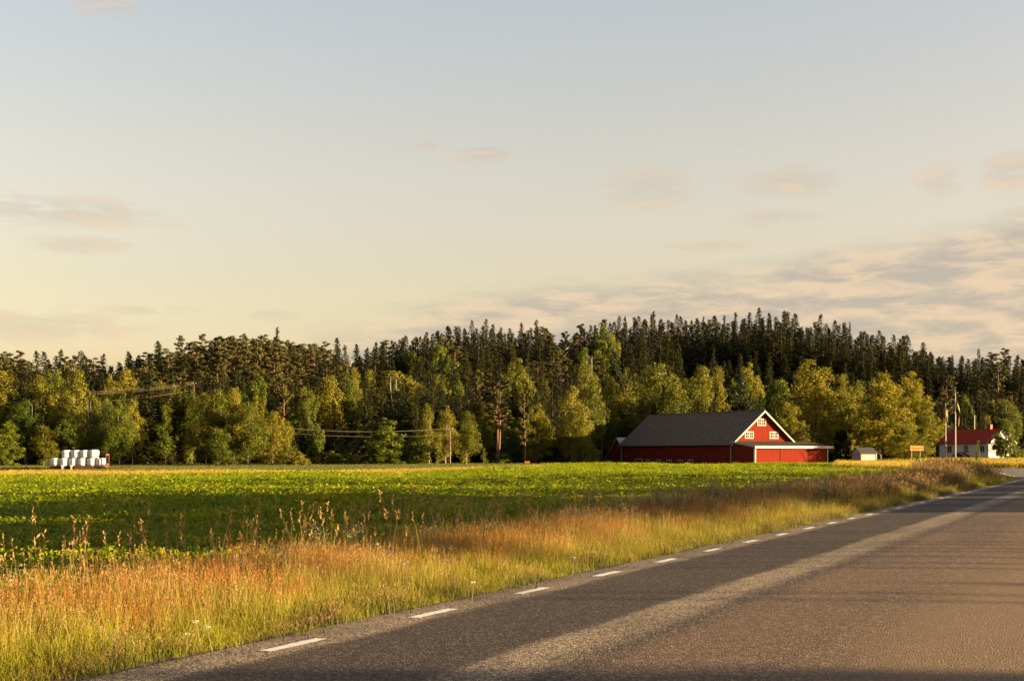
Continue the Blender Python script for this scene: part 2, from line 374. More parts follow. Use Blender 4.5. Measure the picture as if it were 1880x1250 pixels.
seam = nn('ShaderNodeTexVoronoi'); seam.feature = 'DISTANCE_TO_EDGE'; seam.inputs['Scale'].default_value = .33
smp = nn('ShaderNodeMapping'); smp.inputs['Scale'].default_value = (1, .3, 1); lk(tcx.outputs['Object'], smp.inputs[0]); lk(smp.outputs[0], seam.inputs['Vector'])
crk = mth('MULTIPLY', mrange(seam.outputs['Distance'], .006, .0), mrange(nz(.5, 3), .5, .6))
col = mixc(mth('MULTIPLY', crk, .0), col, (.01,.009,.008))
col = mixc(mth('MULTIPLY', tan, .55), col, (.17,.115,.064))
# tar patches, cracks
pt = mrange(nz(.7, 7, (1, .3, 1), .65), .66, .70)
col = mixc(mth('MULTIPLY', pt, .35), col, (.012,.010,.009))
lk(col, b.inputs['Base Color'])
rg = mth('MULTIPLY_ADD', nz(20, 4), .2, .58); lk(rg, b.inputs['Roughness'])
bp = nn('ShaderNodeBump'); bp.inputs['Strength'].default_value = .8; bp.inputs['Distance'].default_value = .02
hgt = mth('ADD', mth('MULTIPLY', spk.outputs['Distance'], -1.0), mth('MULTIPLY', nz(140, 3), .6)); lk(hgt, bp.inputs['Height']); lk(bp.outputs[0], b.inputs['Normal'])
rd = MB()
ss = [-60+2*i for i in range(90)]+[120+20*i for i in range(40)]
os_ = [-.47, .0, 2.2, 4.5, 7.0, 9.3]
camber = [-.012, 0, .03, .05, .03, -.01]
rr = random.Random(3)
rv = []
for s in ss:
    for j, o in enumerate(os_): rv.append((o+(rr.uniform(-.05, .05) if j == 0 else 0), s, camber[j]))
K = len(os_)
rd.add(rv, [(i*K+j, i*K+j+1, (i+1)*K+j+1, (i+1)*K+j) for i in range(len(ss)-1) for j in range(K-1)])
road = rd.build('road', road_m); road.location = (E0[0], E0[1], 0); road.rotation_euler = (0, 0, -TH); tag(road, kind='structure')
# gravel shoulder, ragged outer rim
sh = MB(); sv = []
gss = np.arange(-30, 104, .12); w = 0
for s in gss:
    w = .85*w+.15*rr.uniform(-.16, .16)*2.5
    sv += [(-.40, s, -.016), (-.62+w-rr.uniform(0, .1), s, -.035), (-.95+w, s, -.047)]
sh.add(sv, [(i*3+j, (i+1)*3+j, (i+1)*3+j+1, i*3+j+1) for i in range(len(gss)-1) for j in range(2)])
gvm = mat('gravel', (.11,.06,.035), (.32,.22,.14), scale=38, detail=5, rough=.95, bump=1, bscale=50)
so = sh.build('gravel_shoulder', gvm); so.location = road.location; so.rotation_euler = road.rotation_euler; tag(so, kind='structure')
# edge-line dashes: 1 m painted, 2 m gap
for k in range(-6, 34):
    s0 = -1+3*k; m_ = MB(); n = 9
    tv = []
    for i in range(n+1):
        tv += [(-.07+rr.uniform(-.012, .012), s0+i/n+(rr.uniform(-.03, .03) if i in (0, n) else 0), .0035), (.075+rr.uniform(-.012, .012), s0+i/n, .006)]
    m_.add(tv, [(2*i, 2*i+1, 2*i+3, 2*i+2) for i in range(n)])
    m_.build('edge_dash', M['paint'], road)
# side road joining behind the verge
side = MB()
poly = [(38.6,113.5),(39.3,119),(42.3,131),(47.6,150),(55.0,176),(40,184),(20,188),(20,196),(45,199),(70,203),(84,210),(84,168),(62,140),(48,113)]
side.add([(x, y, -.012+.0) for x, y in poly], [tuple(range(len(poly)))])
sm = mat('side_road_asphalt', (.15,.115,.09), (.22,.17,.13), scale=1.2, detail=8, rough=.8)
tag(side.build('side_road', sm), kind='structure')
m_ = MB()
lp = [(38.9,114.2),(39.7,119.6),(42.8,131.5),(48.0,150)]
lv = []
for x, y in lp: lv += [(x, y, .004), (x+.22, y-.05, .004)]
m_.add(lv, [(2*i, 2*i+1, 2*i+3, 2*i+2) for i in range(3)]); m_.build('corner_line', M['paint'], None)['kind'] = 'structure'
# ------------------------------------------------------------------ tree prototypes
def leafquads(P0, size, r, aspect=.55, up=0.0, hang=0.0):
    n = len(P0)
    d = r.normal(size=(n, 3)); d[:, 2] += up; d[:, 2] -= hang; d /= np.linalg.norm(d, axis=1)[:, None]
    q = r.normal(size=(n, 3)); u = np.cross(d, q); u /= np.linalg.norm(u, axis=1)[:, None]
    s = (size*r.uniform(.6, 1.35, n))[:, None]
    return np.stack([P0-d*s*.5, P0+u*s*aspect*.5, P0+d*s*.5, P0-u*s*aspect*.5], 1)
def leafnorm(P0, Nrm, size, r, aspect=.6, jit=.55):
    n = len(P0); nn_ = Nrm+r.normal(size=(n, 3))*jit; nn_ /= np.linalg.norm(nn_, axis=1)[:, None]
    q = r.normal(size=(n, 3)); d = np.cross(nn_, q); d /= np.linalg.norm(d, axis=1)[:, None]; u = np.cross(nn_, d)
    s = (size*r.uniform(.6, 1.35, n))[:, None]
    return np.stack([P0-d*s*.5, P0+u*s*aspect*.5, P0+d*s*.5, P0-u*s*aspect*.5], 1)
def make_broad(seed, H, Wd, base, lobes, nclump, nleaf, cr, leaf, lmat, bark, hang=0, trunk_r=.16, pointy=1.0, multi=1, openness=0.):
    """returns (crown mesh, trunk mesh); crown envelope from base*H to H, width Wd"""
    r = np.random.default_rng(seed); P0 = []; N0 = []; cl = []
    # several overlapping lobes give an uneven outline
    L_ = []
    for k in range(lobes):
        t = (k+.5)/lobes; z = base*H+(H*(1-base))*(.12+.78*t)
        prof = math.sin(math.pi*min(1, (t*.86+.14))**(pointy))**.75
        a = r.uniform(0, 6.28); rad = Wd*.5*prof
        L_.append((math.cos(a)*rad*.42, math.sin(a)*rad*.42, z+r.uniform(-.04, .04)*H, rad*r.uniform(.62, .85), (H*(1-base))*r.uniform(.12, .2)))
    L_.append((0, 0, H*(.97)-H*.12, Wd*.17, H*.12))
    wts = np.array([l[3]**2*l[4] for l in L_])**.7; wts /= wts.sum()
    for i in r.choice(len(L_), nclump, p=wts):
        lx, ly, lz, lr, lh = L_[i]
        d = r.normal(size=3); d /= np.linalg.norm(d); rr_ = r.uniform(.55, 1.0)
        c = np.array([lx+d[0]*lr*rr_, ly+d[1]*lr*rr_, lz+d[2]*lh*1.15*rr_])
        c[2] = min(max(c[2], base*H+.2), H-.25)
        k = int(nleaf*r.uniform(.6, 1.4)); s = cr*r.uniform(.6, 1.3)
        d_ = r.normal(size=(k, 3)); d_[:, 2] += .35; d_ /= np.linalg.norm(d_, axis=1)[:, None]
        g = d_*(r.uniform(.45, 1.05, k)[:, None])*np.array([s*.62, s*.62, s*(.5+hang*.5)])
        g += r.normal(size=(k, 3))*s*.10
        g[:, 2] -= hang*s*.4
        nrm = d_*.8+np.array([c[0], c[1], (c[2]-H*(.5+base*.5))*.5])/(Wd*.5)*.5
        P0.append(c+g); N0.append(nrm/np.maximum(np.linalg.norm(nrm, axis=1), .2)[:, None]); cl.append((c, k))
    P_ = np.concatenate(P0); N_ = np.concatenate(N0)
    P_[:, 2] = np.clip(P_[:, 2], .35, H)
    V = leafnorm(P_, N_, leaf, r, .66)
    tone = np.clip(r.normal(.5, .22, len(P_)), 0, 1)
    crown = quads('crown', V, lmat, col=tone)
    tb = MB()
    for m in range(multi):
        a = r.uniform(0, 6.28); sp_ = (0 if multi == 1 else .35+Wd*.05)
        bx, by = math.cos(a)*sp_, math.sin(a)*sp_
        pts = []; ph = r.uniform(0, 6)
        for i in range(8):
            t = i/7; pts.append((bx*(1+t*1.5)+.15*math.sin(ph+t*5)*t*2, by*(1+t*1.5)+.15*math.cos(ph+t*4)*t*2, H*.93*t))
        tb.tube(pts, [trunk_r*(1.25 if i == 0 else 1)*(1-.9*i/7)+.012 for i in range(8)], 7)
        for c, k in [cl[j] for j in r.choice(len(cl), min(len(cl), 22), replace=False)]:
            z0 = max(H*.1, c[2]-H*r.uniform(.06, .16)); t = min(z0/(H*.93), .95)*7; i0 = int(t); f = t-i0
            p0 = Vector(pts[i0]).lerp(Vector(pts[min(i0+1, 7)]), f)
            mid = p0.lerp(Vector(c), .5)+Vector((0, 0, .15*r.uniform(.5, 2)))
            rr_ = max(.02, trunk_r*(1-t/7)*.45)
            tb.tube([p0, mid, tuple(c)], [rr_, rr_*.6, .012], 4, cap=False)
    return crown, tb.mesh('trunk', bark, True)
def make_spruce(seed, H, Wd, lmat, sparse=1.0):
    r = np.random.default_rng(seed); Q = []; tn = []
    h = H*.05+.3
    R0 = Wd*.5
    lop = r.uniform(.85, 1.15, 12)
    nbr = int(H*21*sparse)
    for ib in range(nbr):
            t = 1-(1-.03)*math.sqrt(1-(ib+r.random())/nbr) if False else ((ib+r.random())/nbr)**.9
            t = .03+.965*t
            h = t*H; rad = R0*(1-t)**.85*min(1, .6+t*3.5)+.05
            a = r.uniform(0, 6.28)
            rl = rad*r.uniform(.6, 1.15)*lop[int(t*11.9)]
            npt = max(2, int(rl/.22))
            dr = r.uniform(.2, .55)
            for j in range(npt):
                tt = (j+.6)/npt
                x = rl*tt
                z = h+.10*rl*tt-dr*rl*tt*tt+(.12*rl*max(0, tt-.75))
                c = np.array([math.cos(a)*x, math.sin(a)*x, z])
                for q in range(2):
                    side = r.uniform(-1, 1)
                    d = np.array([math.cos(a+side*.9), math.sin(a+side*.9), -.35-.45*r.random()])*r.uniform(.24, .44)*(1.15-.5*t)
                    w_ = np.array([-math.sin(a+side), math.cos(a+side), r.uniform(-.5, .5)])*r.uniform(.05, .10)
                    c2 = c+r.normal(size=3)*.05
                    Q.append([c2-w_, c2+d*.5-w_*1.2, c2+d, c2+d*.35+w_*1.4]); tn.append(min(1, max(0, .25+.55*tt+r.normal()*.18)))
    # leader
    for k in range(10):
        z = H-.7+k*.07; a = r.uniform(0, 6.28); c = np.array([0, 0, z]); d = np.array([math.cos(a), math.sin(a), .9])*.10*(1.2-k/11); w_ = np.array([-math.sin(a), math.cos(a), 0])*.035
        Q.append([c-w_, c+d*.5-w_, c+d, c+w_]); tn.append(.6)
    crown = quads('crown', np.array(Q), lmat, col=np.array(tn))
    tb = MB(); tb.tube([(0,0,-.3), (0,0,H*.3), (.05,0,H*.7), (0,0,H-.02)], [.20, .15, .07, .012], 7)
    return crown, tb.mesh('trunk', M['brown_bark'], True)
def make_pine(seed, H, Wd, base, double=False):
    r = np.random.default_rng(seed); tb = MB(); P0 = []; N0 = []
    for m in range(2 if double else 1):
        lean = r.uniform(-.5, .5)+(m*1.1 if double else 0)
        pts = [(lean*(i/7)**2+m*.5, .2*math.sin(i*.9+seed), H*(.97-.06*m)*i/7-.2) for i in range(8)]
        tb.tube(pts, [.23*(1-.82*i/7)+.015 for i in range(8)], 7)
        nb = int(H*2.3)
        for k in range(nb):
            t = base+(1-base)*(k+r.random())/nb
            tt = (t-base)/(1-base); i0 = min(6, int(t*7)); p0 = Vector(pts[i0]).lerp(Vector(pts[i0+1]), t*7-i0)
            a = r.uniform(0, 6.28); rl = Wd*.5*(math.sin(math.pi*(.18+.76*tt))**.6)*r.uniform(.45, 1.1)
            if tt < .12: rl *= .8
            up = rl*r.uniform(.05, .45)
            e = p0+Vector((math.cos(a)*rl, math.sin(a)*rl, up)); mid = p0.lerp(e, .55)+Vector((0, 0, -.06*rl))
            tb.tube([p0, mid, e], [.06*(1.2-t), .035, .012], 4, cap=False)
            for q in range(3):
                f = r.uniform(.5, 1.05); c = np.array(mid.lerp(e, max(0, (f-.5)*2)))
                k2_ = int(40*r.uniform(.6, 1.3)); d_ = r.normal(size=(k2_, 3)); d_[:, 2] = np.abs(d_[:, 2])*.8+.1*d_[:, 0]; d_ /= np.linalg.norm(d_, axis=1)[:, None]; P0.append(c+d_*np.array([.58, .58, .30])*r.uniform(.5, 1, k2_)[:, None]+np.array([0, 0, .1])); N0.append(d_)
    P_ = np.concatenate(P0); V = leafnorm(P_, np.concatenate(N0), .30, r, .45)
    return quads('crown', V, M['pine'], col=np.clip(r.normal(.5, .22, len(P_)), 0, 1)), tb.mesh('trunk', M['pine_bark'], True)
PROTO = {}   # kind -> list of (crown, trunk, H, W)
def reg(kind, H, Wd, pair): PROTO.setdefault(kind, []).append((*pair, H, Wd))
for i in range(5): reg('birch', 14, 5.6, make_broad(20+i, 14, 6.0, .10, 8, 130, 92, 1.25, .22, M['birch_leaf'], M['birch_bark'], hang=.7, trunk_r=.12, pointy=.9, multi=1+(i % 2)))
for i in range(4): reg('broad', 13, 7.5, make_broad(40+i, 13, 8.0, .07, 10, 170, 90, 1.2, .24, M['broad_leaf'], M['brown_bark'], hang=.1, trunk_r=.2, pointy=.8))
for i in range(3): reg('lime', 15, 9.0, make_broad(60+i, 15, 9.6, .08, 13, 250, 95, 1.15, .22, M['lime_leaf'], M['brown_bark'], hang=.25, trunk_r=.28, pointy=.75))
for i in range(2): reg('dark', 13, 9.0, make_broad(70+i, 13, 9.0, .08, 10, 200, 60, 1.2, .30, M['dark_leaf'], M['brown_bark'], hang=.1, trunk_r=.25, pointy=.75))
for i in range(3): reg('green', 13, 7.0, make_broad(80+i, 13, 7.4, .06, 9, 180, 85, 1.1, .24, M['green_leaf'], M['brown_bark'], hang=.05, trunk_r=.18, pointy=.85))
for i in range(2): reg('aspen', 10, 4.2, make_broad(90+i, 10, 4.2, .05, 8, 130, 52, .8, .22, M['green_leaf'], M['brown_bark'], hang=.1, trunk_r=.10, pointy=.8))
for i in range(3): reg('sapling', 4, 1.5, make_broad(95+i, 4, 1.5, .05, 5, 34, 30, .4, .16, M['birch_leaf'], M['birch_bark'], hang=.3, trunk_r=.035, pointy=.8))
for i in range(3): reg('bush', 3, 4.2, make_broad(100+i, 3, 4.2, .0, 7, 90, 50, .62, .2, M['green_leaf'], M['brown_bark'], hang=0, trunk_r=.05, pointy=.6, multi=3))
reg('shrub', 6.6, 6.4, make_broad(115, 6.6, 6.4, .0, 9, 240, 95, .75, .17, M['green_leaf'], M['brown_bark'], hang=0, trunk_r=.08, pointy=.6, multi=3))
for i in range(2): reg('pale_bush', 3, 4.2, make_broad(105+i, 3, 4.2, .0, 7, 100, 50, .6, .18, M['birch_leaf'], M['brown_bark'], hang=0, trunk_r=.05, pointy=.6, multi=3))
for i in range(2): reg('dark_bush', 4, 4.5, make_broad(110+i, 4, 4.5, .0, 7, 100, 50, .7, .24, M['dark_leaf'], M['brown_bark'], hang=0, trunk_r=.05, pointy=.6, multi=3))
for i in range(5): reg('spruce', 15, 5.6, make_spruce(120+i, 15, 5.6+.3*i, M['spruce'], .85+.06*i))
for i in range(2): reg('light_spruce', 13, 5.0, make_spruce(130+i, 13, 5.0, M['light_spruce'], 1.0))
for i in range(4): reg('pine', 16, 4.8, make_pine(140+i, 16, 4.8, .52))
for i in range(2): reg('screen', 18, 7.5, make_broad(160+i, 18, 7.5, .50, 8, 300, 60, 1.25, .50, M['pine'], M['pine_bark'], hang=0, trunk_r=.1, pointy=.7))
for i in range(2): reg('low_screen', 12.5, 8, make_broad(165+i, 12.5, 8, .72, 5, 210, 60, 1.0, .48, M['pine'], M['pine_bark'], hang=0, trunk_r=.2, pointy=.7))
reg('double_pine', 14, 6.0, make_pine(150, 14, 6.0, .42, True))
reg('low_pine', 13, 5.0, make_pine(151, 13, 5.0, .30))
KIND = {'shrub':('flowering_shrub','shrub'),'low_screen':('pine_tree','pine'),'screen':('pine_tree','pine'),'birch':('birch_tree','birch tree'),'broad':('broadleaf_tree','broadleaf tree'),'lime':('linden_tree','broadleaf tree'),'dark':('maple_tree','broadleaf tree'),
 'green':('maple_tree','broadleaf tree'),'aspen':('aspen_tree','aspen tree'),'sapling':('birch_sapling','young tree'),'bush':('bush','bush'),'pale_bush':('bush','bush'),'dark_bush':('bush','bush'),
 'spruce':('spruce_tree','spruce'),'light_spruce':('spruce_tree','spruce'),'pine':('pine_tree','pine'),'double_pine':('pine_tree','pine'),'low_pine':('pine_tree','pine')}
tr = random.Random(11)
def tree(kind, x, y, H, Wd, label, group=None, z=None):
    cr_, tk, h0, w0 = tr.choice(PROTO[kind]); nm, cat = KIND[kind]
    e = empty(nm, (x, y, (gz(x, y) if z is None else z)-.05), tr.uniform(0, 6.28), label, cat, group)
    e.scale = (Wd/w0, Wd/w0, H/h0)
    link('crown', cr_, e)
    link('trunk', tk, e)
    return e
# ------------------------------------------------------------------ the forest: trees that stand out
HERO = [ # px, top y, width px, distance, kind, label
 (8,684,62,226,'birch','tall birch cut by the left border of the forest'),
 (44,735,50,216,'birch','lower birch in front at the left end, before the tall birches'),
 (70,678,58,228,'birch','tall golden green birch left of the white bales, third from the left border'),
 (103,667,60,232,'birch','tall birch with orange tinged top rising behind the white bales'),
 (138,664,58,224,'birch','tallest wide birch just right above the white bales'),
 (125,760,44,214,'green','bushy green tree directly behind the stacked white bales'),
 (20,770,52,212,'green','low leafy tree at the foot of the far left birches'),
 (80,775,46,213,'birch','short birch behind the left end of the bale trailer'),
 (172,726,40,220,'birch','slim birch between the tall bale-side birches and the wire bundle'),
 (197,722,36,216,'birch','slim birch right of the bales, standing at the field edge'),
 (219,728,42,214,'birch','pale birch at the field edge under the short white wire'),
 (243,724,34,217,'birch','narrow birch on the right end of the left birch group'),
 (228,668,52,252,'birch','rounded golden birch behind the gap, above the wire bundle'),
 (200,690,34,256,'broad','thin leafy tree beside the dark gap above the left wires'),
 (276,664,44,246,'light_spruce','bright green pointed spruce right of the dark gap'),
 (317,682,34,256,'light_spruce','small pointed spruce just behind the wire bundle birch'),
 (305,735,48,232,'birch','shaded birch left of the tall birch at the black forest hollow'),
 (326,698,48,236,'birch','golden topped birch below the wire bundle'),
 (352,722,44,230,'birch','birch with pale top right of the wire bundle end'),
 (378,712,52,218,'birch','broad birch, left one of the dense central-left clump'),
 (404,706,50,219,'birch','tallest birch of the dense central-left clump'),
 (430,715,50,216,'birch','birch in the middle of the central-left clump'),
 (455,730,48,215,'birch','birch on the right shoulder of the central-left clump'),
 (398,780,44,212,'birch','low front birch at the foot of the central-left clump'),
 (472,686,50,246,'green','bright green maple-like tree above the birch clump'),
 (447,692,30,252,'spruce','dark narrow spruce left of the bright green maple'),
 (440,680,26,262,'light_spruce','small green spruce tip over the central-left birches'),
 (500,748,46,217,'birch','white-stemmed birch at the left end of the low wires'),
 (522,765,36,219,'birch','slender birch beside the left end of the low wires'),
 (520,692,50,240,'low_pine','old pine with an orange trunk and bent limb above the low wires'),
 (560,702,42,243,'birch','loose hanging birch right of the old orange-trunked pine'),
 (603,692,58,246,'birch','round topped golden birch behind the left part of the low wires'),
 (640,690,50,250,'birch','birch whose crown meets the big dark spruce from the left'),
 (652,678,34,262,'birch','small golden birch top above the big dark spruce'),
 (676,670,34,272,'birch','narrow rounded birch at the upper edge of the mixed trees'),
 (610,680,22,268,'birch','tiny birch crown peeping over the round golden birch'),
 (635,674,36,266,'low_pine','reddish pine crown above the round golden birch'),
 (672,694,66,228,'spruce','big dark spreading spruce behind the middle of the low wires'),
 (560,752,46,231,'light_spruce','green spruce behind the left third of the low wires'),
 (620,772,38,230,'light_spruce','green spruce under the low wires, left of the big dark spruce'),
 (709,760,56,219,'aspen','light green rounded tree right of the big dark spruce'),
 (690,790,34,218,'aspen','small leafy tree between the big spruce and the rounded tree'),
 (728,684,84,268,'birch','very wide dome-shaped golden birch above the rounded tree'),
 (756,642,52,318,'green','green leafy tree high among the ridge spruces, left of a pair'),
 (808,630,60,314,'green','large bright green leafy tree high among the ridge spruces'),
 (770,700,52,276,'broad','leafy tree right of the golden dome birch'),
 (805,690,54,280,'broad','leafy tree below the bright green ridge tree'),
 (842,700,50,274,'broad','leafy tree left of the tall pine group'),
 (740,722,50,262,'broad','darker leafy tree under the golden dome birch'),
 (788,742,34,226,'birch','slim birch left of the wooden wire pole'),
 (818,744,38,229,'birch','slim birch directly behind the wooden wire pole'),
 (856,756,42,219,'birch','full columnar birch right of the wooden wire pole'),
 (768,796,48,221,'aspen','low round tree under the right part of the low wires'),
 (803,818,20,214,'sapling','cone-shaped young birch left of the wooden wire pole'),
 (888,822,14,214,'sapling','small young birch alone right of the columnar birch'),
 (317,822,18,212,'sapling','lone young birch in front of the black forest hollow'),
 (877,682,42,264,'low_pine','pine with a reddish trunk left of the double-trunked pine'),
 (912,684,66,238,'double_pine','double-trunked orange pine with bare limbs, left of the barn'),
 (963,716,34,236,'low_pine','thin orange pine between the double pine and the tall birches'),
 (947,660,64,290,'broad','pale leafy crown above the double-trunked pine'),
 (918,700,44,262,'light_spruce','green spruce just behind the double-trunked pine'),
 (996,672,50,258,'spruce','dark spruce right of the thin orange pine'),
 (1014,700,44,248,'spruce','lower dark spruce beside the tall birches left of the barn'),
 (985,742,50,240,'broad','leafy tree with a hanging crown below the dark spruce pair'),
 (940,760,46,244,'aspen','shaded round tree behind the double pine stems'),
 (1050,698,50,243,'birch','tall loose birch left of the barn, first of three'),
 (1090,684,38,254,'birch','tall narrow birch left of the barn, middle of three'),
 (1118,678,36,284,'birch','tall narrow birch left of the barn, third and farthest'),
 (1070,755,36,238,'birch','short birch under the three tall birches'),
 (1072,642,38,306,'birch','round golden birch high on the slope above the three birches'),
 (1106,596,52,352,'broad','tall leafy tree breaking the spruce skyline left of the barn'),
 (1130,650,50,325,'dark','shaded leafy tree below the skyline leafy tree'),
 (1203,657,84,282,'birch','large pale billowing birch over the far end of the barn roof'),
 (1158,700,56,290,'birch','golden birch over the barn\'s left corner'),
 (1180,735,54,288,'birch','leafy birch directly above the barn\'s far ridge end'),
 (1240,690,56,276,'birch','loose birch right of the large pale birch above the barn roof'),
 (1250,735,60,264,'broad','leafy crown peeping just over the middle of the barn roof'),
 (1146,762,40,284,'birch','low birch beside the barn\'s left end'),
 (1106,766,44,280,'low_pine','dark pine standing left of the small red outbuilding'),
 (1287,662,44,296,'birch','rounded golden birch above the middle of the barn ridge'),
 (1316,675,36,300,'birch','narrow golden birch above the barn ridge, left of the dark maple'),
 (1225,618,42,372,'broad','grey-green leafy tree high among the dark spruces'),
 (1376,668,54,316,'broad','pale round crown behind the dark maple'),
 (1362,692,92,276,'dark','wide very dark maple behind the barn gable peak'),
 (1425,692,70,284,'green','green leafy tree between the dark maple and the big golden linden'),
 (1497,664,108,266,'lime','huge golden linden right behind the barn gable'),
 (1452,740,60,258,'lime','lower golden crown just right of the barn gable peak'),
 (1548,682,44,280,'lime','narrow golden crown right of the huge linden'),
 (1575,690,40,284,'birch','pale-stemmed birch between the two big golden trees'),
 (1615,684,104,260,'lime','big round golden tree with a crooked pale stem behind the small shed'),
 (1673,686,78,266,'lime','big golden tree behind the yellow direction sign'),
 (1700,735,60,262,'lime','lower golden crown right of the yellow direction sign'),
 (1662,775,56,252,'lime','leafy low crown directly above the yellow direction sign'),
 (1738,688,44,300,'pine','pine just left of the flagpoles'),
 (1766,720,40,296,'spruce','spruce right behind the taller flagpole'),
 (1797,642,34,335,'spruce','tallest thin spruce above the white house'),
 (1812,765,30,308,'pale_bush','yellow leafy crown behind the house chimney'),
 (1846,735,46,312,'birch','loose leafy tree behind the flowering shrub'),
 (1745,775,26,300,'dark_bush','dark rounded bush behind the flagpoles'),
 (1545,792,46,262,'dark_bush','dark shrub between the lean-to and the small shed'),
 (1640,795,70,268,'dark_bush','dark shrub right of the small shed'),
 (1595,790,70,272,'dark_bush','dark shrub behind the small shed'),
 (1092,824,44,236,'pale_bush','pale rounded bush left of the red outbuilding'),
 (1060,836,34,238,'bush','small bush at the forest foot left of the pale rounded bush'),
 (925,832,50,236,'bush','dim bush beneath the double-trunked pine'),
 (540,828,62,215,'pale_bush','wide bush at the right foot of the birch clump'),
 (575,820,44,222,'pale_bush','bush left of the long low thicket under the wires'),
 (610,828,52,224,'bush','left mound of the long low thicket under the wires'),
 (648,834,52,223,'pale_bush','right mound of the long low thicket under the wires'),
 (728,842,36,217,'bush','low bush at the foot of the light green rounded tree'),
 (425,838,34,212,'pale_bush','little bush at the foot of the central-left birches'),
]
for px, ty, wp, D, kind, lab in HERO:
    x = (px-CX)/F*D; H = (HY-ty)/F*D+CAMH-gz(x, D)
    if kind in ('spruce','light_spruce'): wp *= 1.3
    elif kind in ('birch','broad','green','lime','aspen'): wp *= 1.28
    tree(kind, x, D, H*1.02, wp/F*D*1.02, lab)
# ------------------------------------------------------------------ the forest: rows on the slope and the ridge
ANCH = ['at the left border', 'over the left end of the bales', 'over the right end of the bales', 'left of the wire bundle', 'over the wire bundle', 'right of the wire bundle', 'over the birch clump',
 'over the left low wire pole', 'over the orange old pine', 'over the left low wires', 'over the big dark spruce', 'over the wide dome birch', 'over the right low wires', 'over the wooden wire pole', 'over the columnar birch',
 'over the double pine', 'over the dark spruce pair', 'over the three tall birches', 'left of the barn roof', 'over the far barn corner', 'over the barn roof middle', 'over the right barn ridge', 'over the barn gable', 'over the lean-to',
 'over the huge linden', 'over the small shed', 'over the yellow sign', 'left of the flagpoles', 'over the flagpoles', 'over the white house', 'at the right border']
def where(px): return ANCH[int(max(0, min(30, px/1880*31)))]
cnt = {'spruce': 0, 'pine': 0, 'birch': 0, 'broad': 0}
mass = []
def put(kind, px, D, ty, wm, row):
    x = (px-CX)/F*D; g = gz(x, D); H = (HY-ty)/F*D+CAMH-g
    if H < 4: return
    if 1052 < px < 1195 and D < 288: return
    inview = -20 < px < 1900
    k = {'spruce':'spruce','light_spruce':'spruce','pine':'pine','birch':'birch','broad':'broad','green':'broad'}[kind]
    lim = {'spruce': 285, 'pine': 120, 'birch': 90, 'broad': 60}[k]
    if inview and row != 'mass' and cnt[k] < lim:
        cnt[k] += 1
        wd = {'spruce':'dark spruce','light_spruce':'greener spruce','pine':'ruddy pine','birch':'golden birch','broad':'leafy tree','green':'green leafy tree'}[kind]
        tree(kind, x, D, H, wm, '%s %s, %s %s' % (('slim' if wm < (9 if kind == 'spruce' else 4.6) else 'broad'), wd, row, where(px)), '%s trees in the %s' % (k, row))
    else:
        mass.append((kind, x, D, g, H, wm))
def kindat(px, ridge):
    u = tr.random()
    if px < 30: return 'pine' if u < .6 else 'spruce'
    if px < 250: return 'spruce' if u < .75 else 'pine'
    if px < 330: return 'spruce' if u < .5 else 'pine'
    if px < 640: return 'pine' if u < .6 else 'spruce'
    if px < 980: return 'spruce' if u < (.95 if ridge else .82) else ('pine' if ridge else tr.choice(['broad','birch','pine']))
    if px < 1090: return 'spruce' if u < .55 else 'pine'
    if px < 1700: return 'spruce' if u < (.97 if ridge else .90) else tr.choice(['pine','light_spruce','birch'])
    return 'spruce' if u < .7 else ('pine' if u < .9 else 'light_spruce')
# ridge rows
for ri, (dd, dy) in enumerate(((0, 0), (-10, 5), (-20, 11), (-32, 19), (9, 3))):
    px = -18+ri*5
    while px < 1900:
        D = float(ridge_D(px))+dd+tr.uniform(-4, 4)
        ty = float(ridge_y(px))+dy+tr.choice([-16, -7, -3, 0, 2, 5, 9, 14])+tr.uniform(-4, 4)+(4 if ri else 2)
        k = kindat(px, True)
        put(k, px, D, ty, (tr.uniform(7.4, 10.8) if k == 'spruce' else tr.uniform(3.8, 5.2)), ('skyline row', 'second row', 'mass', 'third row', 'mass')[ri])
        px += tr.uniform(11, 22) if k == 'spruce' else tr.uniform(14, 24)
# slope rows: between the outstanding trees and the ridge
for f in (.70, .52, .36, .2, .08):
    px = -15+tr.uniform(0, 20)
    while px < 1900:
        D = float(foot_D(px)+(ridge_D(px)-foot_D(px))*f)+tr.uniform(-5, 5)
        x = (px-CX)/F*D; g = gz(x, D)
        k = kindat(px, False)
        if f < .3 and k == 'pine': k = 'spruce'
        H = {'spruce': tr.uniform(13, 18), 'light_spruce': tr.uniform(8, 13), 'pine': tr.uniform(13, 17.5)}.get(k, tr.uniform(9, 13))
        if f < .3: H *= .82
        ty = HY-(g+H-CAMH)*F/D
        ty = max(ty, float(ridge_y(px))+(26 if f > .6 else 44 if f > .45 else 62))
        front = f > .3
        put(k, px, D, ty, tr.uniform(5.5, 8) if k == 'spruce' else tr.uniform(4.6, 6.4), ('upper slope' if f > .45 else 'lower slope') if front else 'mass')
        px += tr.uniform(16, 32)
